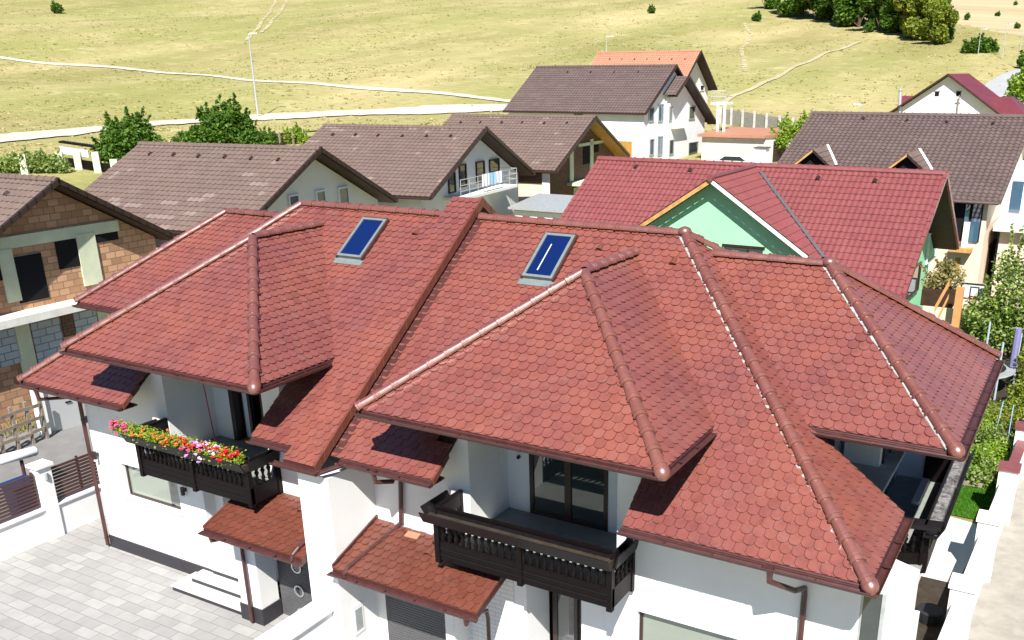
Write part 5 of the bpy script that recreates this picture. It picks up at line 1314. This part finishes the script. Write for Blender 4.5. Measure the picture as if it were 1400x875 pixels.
# E white house
E_ = House('white_house','two-storey bright white house with dark brown roof at the foot of the meadow',(-22.33,62.68,12.47),-.06,14.8,5.5,.68,4.0,M['dbrown_tile'],M['white'],over=.35,light=0,endin=.35)
E_.vents([(775,100),(807,100),(839,100),(872,100)])
ap2 = CAM + ray(942,104)*81
exE, eyE = E_.ex, E_.ey
def sub_roof(hs, ap, L_, Wn, Wf, t, tile):
    sl = math.sqrt(1+t*t); R0 = ap-exE*L_
    pantile('roof_slope', R0-eyE*Wn-V((0,0,t*Wn)), exE, eyE+V((0,0,t)), L_, Wn*sl, tile, hs.T, seed=5)
    pantile('roof_slope', R0+eyE*Wf-V((0,0,t*Wf)), exE, -eyE+V((0,0,t)), L_, Wf*sl, tile, hs.T, seed=6)
    mb = MB()
    for sg, ww in ((-1,Wn),(1,Wf)):
        p0 = ap+eyE*sg*ww-V((0,0,t*ww+.15)); mb.obox(p0-exE*.05, ap-V((0,0,.15))-p0, exE*.12, V((0,0,.24)))
        mb.obox(p0-V((0,0,.02)), ap-V((0,0,.17))-p0, -exE*.9, V((0,0,.05)))
    mb.build('verge_board', M['frame'], hs.T)
sub_roof(E_, ap2, 4, 2.3, 6.3, .66, M['dbrown_tile'])
g = ap2-exE*.8; gx = V((g.x,g.y,0)); mb = MB()
mb.prism([gx-eyE*1.9+V((0,0,3.4)), gx+eyE*5.4+V((0,0,3.4)), gx+eyE*5.4+V((0,0,ap2.z-.25-.66*5.4)), gx+V((0,0,ap2.z-.25)), gx-eyE*1.9+V((0,0,ap2.z-.25-.66*1.9))], -exE*3); mb.build('gable_wall', M['white'], E_.T)
gk0 = E_.gk; E_.gk = exE.dot(g)
for x0,y0,x1,y1 in ((942,146,949,162),(915,146,918,164),(941,195,953,217),(915,192,920,210)): E_.win(x0,y0,x1,y1,M['glass'],M['steel'])
E_.gk = gk0
for x0,y0,x1,y1 in ((887,148,893,165),(900,143,906,165),(888,191,893,211),(899,187,905,211)): E_.win(x0,y0,x1,y1,M['blueglass'],M['steel'])
E_.win(846,193,864,215,M['gold'],side='n'); E_.win(785,153,797,158,M['glass'],side='n')
mb = MB(); q = onplane(917,172,exE,exE.dot(g)); q2_ = onplane(934,172,exE,exE.dot(g)); mb.obox(V((q.x,q.y,q.z-.25)), V((q2_.x-q.x,q2_.y-q.y,0)), exE*.5, V((0,0,.25))); mb.build('balcony_parapet', M['white'], E_.T)
# F orange
F2 = House('orange_roofed_house','house with bright orange tile roof behind the white house',(-30.94,90.18,14.2),-.014,13.5,5.5,.77,6.0,M['orange'],M['white2'],over=1.0,light=0)
F2.vents([(833,82),(850,82),(867,82),(884,82),(901,82),(918,82),(936,82)])
F2.win(957,117,962,123,M['glass'],M['whitepaint'])
# G crimson with mint walls
G_ = House('mint_house','mint green house with crimson metal roof and a large cross gable behind the foreground roof',(6.43,20.34,8.32),-.028,14.7,5.3,.66,0,M['crimson'],M['green'],over=1.0,verge=M['crimson'],soff=M['soffit'],colw=.22,course=.36,amp=.02,step=.03,light=0)
G_.vents([(868,231),(942,236),(1117,247),(1195,251)])
apg = V((-.9,15.4,8.30)); mg = M['crimson']
def cross():
    Ly = 5.3; W = 4.05; tl = .665; y0 = apg.y; sl = math.sqrt(1+tl*tl)
    pantile('cross_gable_roof', (apg.x+W, y0, apg.z-tl*W), (0,1,0), (-1,0,tl), Ly, W*sl, mg, G_.T, .36,.22,.018,.03,seed=3,light=0)
    pantile('cross_gable_roof', (apg.x-W, y0, apg.z-tl*W), (0,1,0), (1,0,tl), Ly, W*sl, mg, G_.T, .36,.22,.018,.03,seed=4,light=0)
    mb = MB(); mb.tube([(apg.x,y0-.05,apg.z+.03),(apg.x,y0+Ly,apg.z+.03)], .1, 8); mb.lathe((apg.x,y0-.1,apg.z+.03), [(0,.13),(.1,.15)], 12, axis=(0,1,0)); mb.build('ridge_caps', mg, G_.T)
    mb = MB(); mb.obox((apg.x-W,y0-.02,apg.z-tl*W-.18),(W,0,tl*W),(0,.06,0),(0,0,.17)); mb.build('left_bargeboard', M['wood'], G_.T)
    mb = MB(); mb.obox((apg.x,y0-.02,apg.z-.16),(W,0,-tl*W),(0,.06,0),(0,0,.14)); mb.build('right_bargeboard', M['whitepaint'], G_.T)
    yg = y0+.55; mb = MB(); w = W-.1; mb.prism([(apg.x-w,yg,0),(apg.x+w,yg,0),(apg.x+w,yg,apg.z-.15-tl*w),(apg.x,yg,apg.z-.15),(apg.x-w,yg,apg.z-.15-tl*w)],(0,1.5,0)); mb.build('gable_wall', M['green'], G_.T)
    a = atY(990,345,yg); b = atY(1043,345,yg); t_ = atY(1015,338,yg); mb = MB(); mb.box(a.x,b.x,yg-.03,yg+.0,t_.z-1.3,t_.z); wn = mb.build('window', M['glass'], G_.T)
    mb = MB(); mb.box(a.x-.08,b.x+.08,yg-.06,yg-.03,t_.z,t_.z+.08); mb.box(a.x+.9,a.x+.96,yg-.06,yg-.03,t_.z-1.3,t_.z); mb.build('window_frame', M['frame'], wn)
    # metal valley
    n = V((0,-G_.t,1)); top = V((apg.x, apg.y+(apg.z-apg.z), apg.z)); 
    # main slope: z = ap.z - t*(ap.y - y) ; right slope: z = apg.z - tl*(x-apg.x)
    vp = []
    for dx in (0.3, W):
        z = apg.z - tl*dx; y = G_.ap.y - (G_.ap.z - z)/G_.t; vp.append(V((apg.x+dx, y, z+.05)))
    mb = MB(); d = vp[1]-vp[0]; mb.obox(vp[0]-V((.0,0,0)), d, (.14,.0,.0), (0,0,.02)); mb.build('valley_flashing', M['slats'], G_.T)
cross()
G_.win(1268,318,1279,352,M['green'],M['whitepaint'],name='shutter'); G_.win(1236,370,1254,402,M['glass'],M['frame'])
# H
Hh = House('long_brown_roofed_house','house with broad dark brown pantile roof and two small dormers at right',(8.16,34.56,9.78),-.05,10.9,7.0,.46,.2,M['dbrown_tile'],M['peach'],over=.5,k=1.03,verge=M['dbrown_tile'],colw=.27,course=.30,amp=.03,light=0,soff=M['soffit'])
Hh.vents([(1179,164),(1239,167),(1293,169),(1357,171)])
def dormer(px):
    ap = V(px); w = .95; t = .84; Ly = 3.4; sl = math.sqrt(1+t*t)
    D = MB(); D.poly([(ap.x-w+.15,ap.y+.3,ap.z-t*w),(ap.x+w-.15,ap.y+.3,ap.z-t*w),(ap.x,ap.y+.3,ap.z-.1)]); D0 = D.build('dormer', M['dark'], Hh.T)
    pantile('dormer_roof', (ap.x+w, ap.y, ap.z-t*w), (0,1,0), (-1,0,t), Ly, w*sl, M['brown_tile'], D0, .34,.4,.0,.03,seed=3)
    pantile('dormer_roof', (ap.x-w, ap.y, ap.z-t*w), (0,1,0), (1,0,t), Ly, w*sl, M['brown_tile'], D0, .34,.4,.0,.03,seed=4)
    mb = MB(); mb.obox((ap.x-w,ap.y-.03,ap.z-t*w-.12),(w,0,t*w),(0,.08,0),(0,0,.12)); mb.build('bargeboard', M['wood'], D0)
    mb = MB(); mb.obox((ap.x,ap.y-.03,ap.z-.12),(w,0,-t*w),(0,.08,0),(0,0,.13)); mb.build('bargeboard', M['frame'], D0)
    mb = MB(); z1 = ap.z-t*w; y1 = Hh.ap.y-(Hh.ap.z-z1)/Hh.t; y0 = Hh.ap.y-(Hh.ap.z-ap.z)/Hh.t
    mb.obox((ap.x,y0,ap.z+.03),(w,y1-y0,z1-ap.z),(.12,0,0),(0,0,.04)); mb.build('valley_flashing', M['whitepaint'], D0)
dormer((-1.25,30.38,8.28)); dormer((3.33,29.98,8.24))
# rooms below the eave at right: blue-grey loggia, white posts, dark doorway
Hh.win(1302,275,1342,330,M['dark'],side='n',name='loggia_opening'); Hh.win(1317,303,1325,338,M['white'],side='n',out=.2,name='loggia_post'); Hh.win(1320,279,1326,303,M['blueglass'],side='n',out=.1,name='loggia_glass')
Hh.win(1328,277,1340,332,M['blueglass'],side='n',out=.05,name='loggia_glass')
Hh.win(1300,337,1330,343,M['wood'],side='n',out=.5,name='timber_beam'); Hh.win(1305,352,1312,376,M['gold'],side='n',name='timber_door')
Hh.win(1349,331,1364,372,M['soffit'],name='door')
# extension at far right: white block with terrace
Ex = thing('white_extension','white rendered side building with terrace slab at the right edge','building',(14,32,0))
a = atY(1372,255,33.5); mb = MB(); mb.box(a.x,a.x+9,33.5,39,0,atY(1390,232,33.5).z); mb.build('wall', M['white'], Ex)
b = atY(1360,305,31); mb = MB(); mb.box(b.x,b.x+8,30.5,33.5,b.z-.3,b.z); mb.build('terrace_slab', M['pale'], Ex)
mb = MB(); mb.box(b.x+.3,b.x+8,31,33.5,0,b.z-.3); mb.build('lower_wall', M['peach'], Ex)
a2 = atY(1384,256,33.5); mb = MB(); mb.box(a2.x,a2.x+.5,33.44,33.5,a2.z-1.2,a2.z+.3); mb.build('window', M['blueglass'], Ex)
# balcony of mint house with ochre brackets
Gy = G_.ey; a = G_.gp(1279,398)
Bg = thing('timber_terrace','terrace with orange timber bracing and a dry flower planter beside the mint house','terrace',(7.5,22,0))
p1 = atY(1276,420,17.5); p2 = atY(1298,388,17.5)
mb = MB(); mb.obox(atY(1277,428,17.2), atY(1297,392,17.2)-atY(1277,428,17.2), (0,.15,0), (0,0,.28)); mb.obox(atY(1297,470,17.2), (.25,0,0),(0,.2,0),(0,0,atY(1297,392,17.2).z-atY(1297,470,17.2).z)); mb.obox(atY(1281,440,17.2), atY(1296,410,17.2)-atY(1281,440,17.2), (0,.15,0), (0,0,.2)); mb.build('timber_brace', M['tan'], Bg)
q = atY(1288,390,18.5); mb = MB(); mb.box(q.x-.6,q.x+.5,18,19,q.z-.7,q.z-.1); mb.build('planter', M['soffit'], Bg)
shrub('dry_bush','yellowed plant in the planter beside the mint gable',V((q.x,18.5,q.z-.2)),[(V((-.3,0,.3)),.45),(V((.3,0,.5)),.5),(V((0,.3,.7)),.4)],'dryweed',.07,1500,91,cat='plant',stems=3)
# I distant white gable house with purple-red roof
def house_I():
    A = CAM + ray(1296,101)*88; T = thing('purple_roofed_house','white gabled house with purple red roof near the far road','house',(A.x,A.y,hgt(A.x,A.y)))
    yaw = -.07; ex = V((math.cos(yaw),math.sin(yaw),0)); ey = V((-math.sin(yaw),math.cos(yaw),0)); W = 5.3; t = .70; L_ = 9.5; sl = math.sqrt(1+t*t)
    pantile('roof_slope', A+ex*W-V((0,0,t*W)), ey, -ex+V((0,0,t)), L_, W*sl, M['purple'], T, .35,.3,.015,.02,seed=1,light=0)
    pantile('roof_slope', A-ex*W-V((0,0,t*W)), ey, ex+V((0,0,t)), L_, W*sl, M['purple'], T, .35,.3,.015,.02,seed=2,light=0)
    mb = MB()
    for sg in (-1,1): p0 = A+ex*sg*W-V((0,0,t*W+.16)); mb.obox(p0-ey*.05, A-V((0,0,.16))-p0, ey*.1, V((0,0,.2)))
    mb.build('bargeboard', M['soffit'], T)
    g = A+ey*.6; gx = V((g.x,g.y,0)); w = W-.5; zb_ = hgt(A.x,A.y)-1
    mb = MB(); mb.prism([gx-ex*w+V((0,0,zb_)), gx+ex*w+V((0,0,zb_)), gx+ex*w+V((0,0,A.z-.2-t*w)), gx+V((0,0,A.z-.2)), gx-ex*w+V((0,0,A.z-.2-t*w))], ey*8); mb.build('wall', M['white'], T)
    for px in (1281,1310.5):
        q = onplane(px,128.5,ey,ey.dot(g)); mb = MB(); mb.obox(q-ex*.2-V((0,0,.2))-ey*.03, ex*.4, ey*.05, V((0,0,.4))); wn = mb.build('window', M['dark'], T)
        mb = MB(); mb.obox(q-ex*.26+V((0,0,.2))-ey*.05, ex*.52, ey*.05, V((0,0,.06))); mb.build('window_frame', M['soffit'], wn)
    q = onplane(1311,142,ey,ey.dot(g)); mb = MB(); mb.obox(q-ex*.04-V((0,0,1))-ey*.3, ex*.08, ey*.08, V((0,0,1.8))); mb.obox(q-ex*.25+V((0,0,.35))-ey*.3, ex*.5, ey*.08, V((0,0,.08))); mb.build('antenna_post', M['oldwood'], T)
    # side roofs
    q = A+ex*5.2+ey*3.2; z = onplane(1380,132,ey,ey.dot(q)).z; p0 = onplane(1350,133,ey,ey.dot(q)); p1 = onplane(1381,132,ey,ey.dot(q)); p2 = onplane(1405,160,ey,ey.dot(q)-2.5); p3 = onplane(1345,165,ey,ey.dot(q)-2.5)
    mb = MB(); mb.poly([p3,p2,p1,p0], .3); mb.poly([p2,p2+ey*5+ex*.5,p1+ey*1.5,p1], .7); mb.build('side_roof', M['purple'], T)
    q0 = onplane(1232,131,ey,ey.dot(A)+4); q1 = onplane(1256,131,ey,ey.dot(A)+4); mb = MB(); mb.poly([q0-V((0,0,2))-ey*2.2, q1-V((0,0,2))-ey*2.2, q1, q0]); mb.build('side_roof', M['purple'], T)
    q = onplane(1231,154,ey,ey.dot(A)+.5); qt = onplane(1231,124,ey,ey.dot(A)+.5); mb = MB(); mb.tube([q-V((0,0,1.5)), qt], .16, 10); mb.lathe(qt, [(0,.22),(.12,.22),(.2,.05)], 10); mb.build('flue', M['galv'], T)
house_I()

# ------------------------------------------------------------------ middle-distance things
def garage():
    o = atZ(968,215,4.8); T = thing('flat_garage','flat garage with peach block walls and thin orange roof right of the white house','garage',(o.x,o.y,2.2))
    y0 = o.y; a = atY(960,185,y0); b = atY(1046,187,y0); zt = a.z; x0 = a.x; x1 = b.x
    mb = MB(); mb.box(x0,x1,y0,y0+7,3.5,zt-.1); mb.build('wall', block_material('pale_peach_blocks', (.70,.60,.50), (.66,.56,.46), (.60,.52,.44), .5, .25), T)
    mb = MB(); mb.hexa([(x0-.3,y0-.4,zt-.1),(x1+.1,y0-.4,zt-.1),(x1+1.8,y0+7,zt-.1),(x0-.3,y0+7,zt-.1),(x0-.3,y0-.4,zt+.12),(x1+.1,y0-.4,zt+.12),(x1+1.8,y0+7,zt+.35),(x0-.3,y0+7,zt+.35)]); mb.build('roof', M['orange'], T)
    mb = MB(); mb.hexa([(x1,y0,3.5),(x1+.1,y0,3.5),(x1+1.6,y0+7,3.5),(x1,y0+7,3.5),(x1,y0,zt-.12),(x1+.1,y0,zt-.12),(x1+1.6,y0+7,zt-.12),(x1,y0+7,zt-.12)]); mb.build('side_wall', M['white2'], T)
    d = V((1.5,7,0)).normalized(); q = V((x1+.1,y0,0))+d*1.3; mb = MB(); mb.obox(V((q.x+.02,q.y,4.5)), d*2.2, V((.06,-.01,0)), V((0,0,zt-4.9))); mb.build('garage_door', M['soffit'], T)
    # white cabinet
    c = atY(1031,222,y0-2); c1 = atY(1046,222,y0-2); zt2 = atY(1038,203,y0-2).z
    C = thing('storage_cabinet','small white storage cabinet with grey lid by the garage','cabinet',(c.x,y0-2,2))
    mb = MB(); mb.box(c.x,c1.x,y0-2,y0-1,4,zt2); mb.build('body', M['white'], C); mb = MB(); mb.box(c.x-.1,c1.x+.1,y0-2.1,y0-.9,zt2,zt2+.1); mb.build('lid', M['slats'], C)
    # car
    c = atY(990,222,y0-2.6); K = thing('parked_car','white parked car mostly hidden behind the crimson ridge','car',(c.x,y0-2.6,1.9)); zc = atY(990,211,y0-2.6).z; L2, wd = 3.9, 1.6; xa = atY(972,218,y0-2.6).x
    pr = [(0,-1.0),(0,-.55),(.9,-.42),(1.5,0),(2.9,0),(3.6,-.45),(3.9,-.5),(3.9,-1.0)]
    mb = MB(); mb.prism([(xa+x,y0-3.4,zc+z) for x, z in pr], (0,wd,0)); mb.build('car_body', M['whitepaint'], K)
    mb = MB(); mb.prism([(xa+x,y0-3.42,zc+z) for x, z in ((1.0,-.42),(1.52,-.08),(2.85,-.08),(3.4,-.42))], (0,wd+.04,0)); mb.obox((xa+.92,y0-3.3,zc-.40),(.58,0,.40),(0,wd-.2,0),(-.02,0,.02)); mb.build('car_windows', M['glass'], K)
    for x in (.7,3.1):
        for yy in (y0-3.45,y0-1.85): mb = MB(); mb.lathe((xa+x,yy,zc-1.05), [(0,.3),(.18,.3)], 14, axis=(0,1,0)); mb.build('wheel', M['black'], K)
    # gate
    g0 = atY(1078,200,y0+9); g1 = atY(1092,200,y0+9); zt3 = atY(1085,181,y0+9).z
    G = thing('rust_gate','rust red metal yard gate between white posts','gate',(g0.x,y0+9,3)); mb = MB(); mb.box(g0.x,g1.x,y0+9,y0+9.06,zt3-2.3,zt3); mb.build('gate_panel', mat('rust_metal', (.42,.14,.07), .7, .3, noise=.3, nscale=2), G)
    for x in (g0.x-.35,g1.x+.05): mb = MB(); mb.box(x,x+.35,y0+8.9,y0+9.2,zt3-2.8,zt3+.3); mb.build('gate_post', M['white'], G)
    sb = atY(1073,224,y0+2); shrub('young_tree','young bright green tree by the garage corner',V((sb.x,y0+2,5.0)),[(V((x,0,z)),r_) for x,z,r_ in ((-1,1.2,.9),(0,1.6,1.0),(.9,2.2,.8),(1.6,2.8,.6),(-.3,2.6,.6))],'leaff',.14,2200,92,cat='tree',stems=4)
garage()
def picket():
    P0 = ground(985,168); P1 = ground(1102,190); T = thing('panel_fence','grey wooden picket fence with white concrete posts along the meadow edge','fence',P0)
    n = 7
    for i in range(n):
        a = P0.lerp(P1,i/n); b = P0.lerp(P1,(i+1)/n); d = b-a; h = 1.9
        a.z = hgt(a.x,a.y)-.1; b.z = hgt(b.x,b.y)-.1; d = b-a
        mb = MB(); k = 16
        for j in range(k): mb.obox(a+d*((j+.08)/k), d*(.8/k), V((.0,.04,0)), V((0,0,h-.15+.05*math.sin(j*2.3+i)))); 
        mb.build('picket_panel', M['picket'], T)
        mb = MB(); mb.obox(a-V((.15,.15,0)), V((.3,0,0)), V((0,.3,0)), V((0,0,h+.1))); mb.build('fence_post', M['concrete'], T)
picket()
# stair tower balcony by the orange house
q = ground(990,185); q.z = 3
Sc = thing('outside_stair','pale raised platform with railing behind the white house gable','stair',(q.x,q.y,3))
yy = 66; a = atY(972,140,yy); b = atY(992,140,yy); mb = MB(); mb.box(a.x,b.x,yy,yy+2,a.z-.2,a.z); mb.build('platform', M['white2'], Sc)
for px in (981,990): c = atY(px,160,yy); mb = MB(); mb.box(c.x-.1,c.x+.1,yy,yy+.2,4.5,a.z-.2); mb.build('leg', M['white2'], Sc)
mb = MB()
for h in (.5,1.0): mb.tube([(a.x,yy,a.z+h),(b.x,yy,a.z+h),(b.x,yy+2,a.z+h)], .03, 5)
for i in range(6): x = a.x+(b.x-a.x)*i/5; mb.tube([(x,yy,a.z),(x,yy,a.z+1)], .025, 5)
mb.build('railing', M['galv'], Sc)
# street lamps
def lamp(px0, py0, px1, py1, label, arm=1, known=None):
    b = ground(px1, py1) if known is None else known; t = (b-CAM).length; v = ray(px0, py0); 
    hd = math.hypot(b.x-CAM.x, b.y-CAM.y)/math.hypot(v.x, v.y); top = CAM + v*hd; h = top.z-b.z
    T = thing('street_lamp', label, 'street lamp', b, 'street lamps')
    r_ = max(.06, h*.011)
    mb = MB(); mb.tube([b-V((0,0,.3)), b+V((0,0,h*.5)), b+V((0,0,h-.1)), b+V((0,0,h))+Q3*arm*.25], [r_*1.2,r_,r_*.75,r_*.6], 8); mb.build('pole', M['galv'], T)
    q = b+V((0,0,h))+Q3*arm*.2; mb = MB(); mb.hexa([q+Q3*0-S3*.15-V((0,0,.08)),q+Q3*arm*.9-S3*.12,q+Q3*arm*.9+S3*.12,q+S3*.15-V((0,0,.08)),q-S3*.15+V((0,0,.12)),q+Q3*arm*.9-S3*.1+V((0,0,.1)),q+Q3*arm*.9+S3*.1+V((0,0,.1)),q+S3*.15+V((0,0,.12))]); mb.build('lamp_head', M['galv'], T)
lamp(342,46,353,160,'tall slim street lamp by the gravel road at upper left')
lamp(829,50,829,92,'street lamp rising behind the orange roof')
lamp(1340,40,1337,74,'street lamp standing in the wide bush at upper right')
lamp(1374,33,1370,80,'street lamp right of the wide bush')
lamp(1396,42,1391,92,'street lamp nearest the right edge beside the far road')
lamp(1174,143,1176,180,'curved lamp head peeking over the long brown roof ridge',-1)
# small cart fence above B
ff = thing('ranch_fence','dark horizontal rail fence beside shrubs above the brown roofs','fence',ground(360,200))
pa = ground(345,203); pb = ground(452,192)
for i in range(7):
    p = pa.lerp(pb,i/6); p.z = hgt(p.x,p.y); mb = MB(); mb.obox(p,(.15,0,0),(0,.15,0),(0,0,1.3)); mb.build('post', M['oldwood'], ff)
    if i < 6:
        p2 = pa.lerp(pb,(i+1)/6); p2.z = hgt(p2.x,p2.y)
        for h in (.45,1.0): mb = MB(); mb.obox(p+V((0,0,h)),p2-p,(0,.05,0),(0,0,.14)); mb.build('rail', M['soffit'], ff)
# cream posts with dark planks at left
cp = thing('post_fence','row of cream concrete posts with dark planks and white sheet beside the hedge','fence',ground(110,232))
pts_ = [(83,208,228),(108,208,232),(134,208,236),(158,218,240),(34,212,238)]
pos = []
for px, pt, pb_ in pts_:
    g_ = ground(px,pb_); t_ = CAM + ray(px,pt)*((g_.y-CAM.y)/ray(px,pt).y); mb = MB(); mb.obox(g_-Q3*.3-V((0,0,.3)), Q3*.6, S3*.3, V((0,0,t_.z-g_.z+.3))); mb.build('post', M['cream'], cp); pos.append(g_)
for i in range(3):
    for h in (.15,.5): mb = MB(); mb.obox(pos[i]+V((0,0,h))+S3*.3, pos[i+1]-pos[i], S3*.06, V((0,0,.34))); mb.build('plank', M['darkwood'], cp)
mb = MB(); mb.obox(pos[0]+V((0,0,1.1))+S3*.5, (pos[1]-pos[0])*1.5, S3*.05, V((0,0,.6))); mb.build('sheet', M['laundryw'], cp)
mb = MB(); mb.obox(pos[0]+V((0,0,2.0))+S3*.4, (pos[1]-pos[0])*1.9, S3*.8, V((0,0,.16))); mb.build('dark_top', M['darkwood'], cp)
q = ground(110,262); mb = MB(); c0 = ground(100,262); 
sr = atZ(122,252,3.2); St = thing('low_tiled_roof','small rusty brown tiled roof between the two left brown roofs','roof',(sr.x,sr.y,3)); 
mb = MB()
pantile('roof_slope', sr-V((2.2,0,.3)), (1,0,0), (0,1,.35), 4.2, 2.2, M['porch_tile'], St, .3,.25,.03,.03,seed=2)
mb.box(sr.x-2,sr.x+1.8,sr.y+.2,sr.y+1.8,0,sr.z-.4); mb.build('wall', M['white2'], St)

# ------------------------------------------------------------------ light, sky, camera
SD = V((.385,-.78,1.0)).normalized()
sun = bpy.data.lights.new('sun','SUN'); sun.energy = 5.0; sun.angle = math.radians(.5); sun.color = (1,.955,.89)
so = bpy.data.objects.new('sun', sun); COL.objects.link(so); so.rotation_euler = SD.to_track_quat('Z','Y').to_euler(); so.location = (0,0,60)
w = bpy.data.worlds.new('World'); scn.world = w; w.use_nodes = True; N = w.node_tree.nodes; L = w.node_tree.links
sk = N.new('ShaderNodeTexSky'); sk.sky_type = 'NISHITA'; sk.sun_disc = False; sk.sun_elevation = math.asin(SD.z); sk.sun_rotation = math.atan2(SD.x, SD.y)
sk.air_density = 1.2; sk.dust_density = .3; sk.ozone_density = 9
L.new(sk.outputs[0], N['Background'].inputs[0]); N['Background'].inputs[1].default_value = .05
cam = bpy.data.cameras.new('camera'); co = bpy.data.objects.new('camera', cam); COL.objects.link(co); scn.camera = co
R3 = Matrix((RT, UP, -FW)).transposed(); co.matrix_world = Matrix.Translation(CAM) @ R3.to_4x4()
cam.sensor_width = 36; cam.lens = 36*F/1400; cam.shift_x = (700-CX)/1400; cam.shift_y = (CY-437.5)/1400; cam.clip_end = 5000; cam.clip_start = .1
scn.view_settings.view_transform = 'Standard'; scn.view_settings.look = 'None'; scn.view_settings.exposure = 1.02; scn.view_settings.gamma = 1
scn.render.engine = 'CYCLES'; scn.cycles.diffuse_bounces = 2; scn.cycles.max_bounces = 6
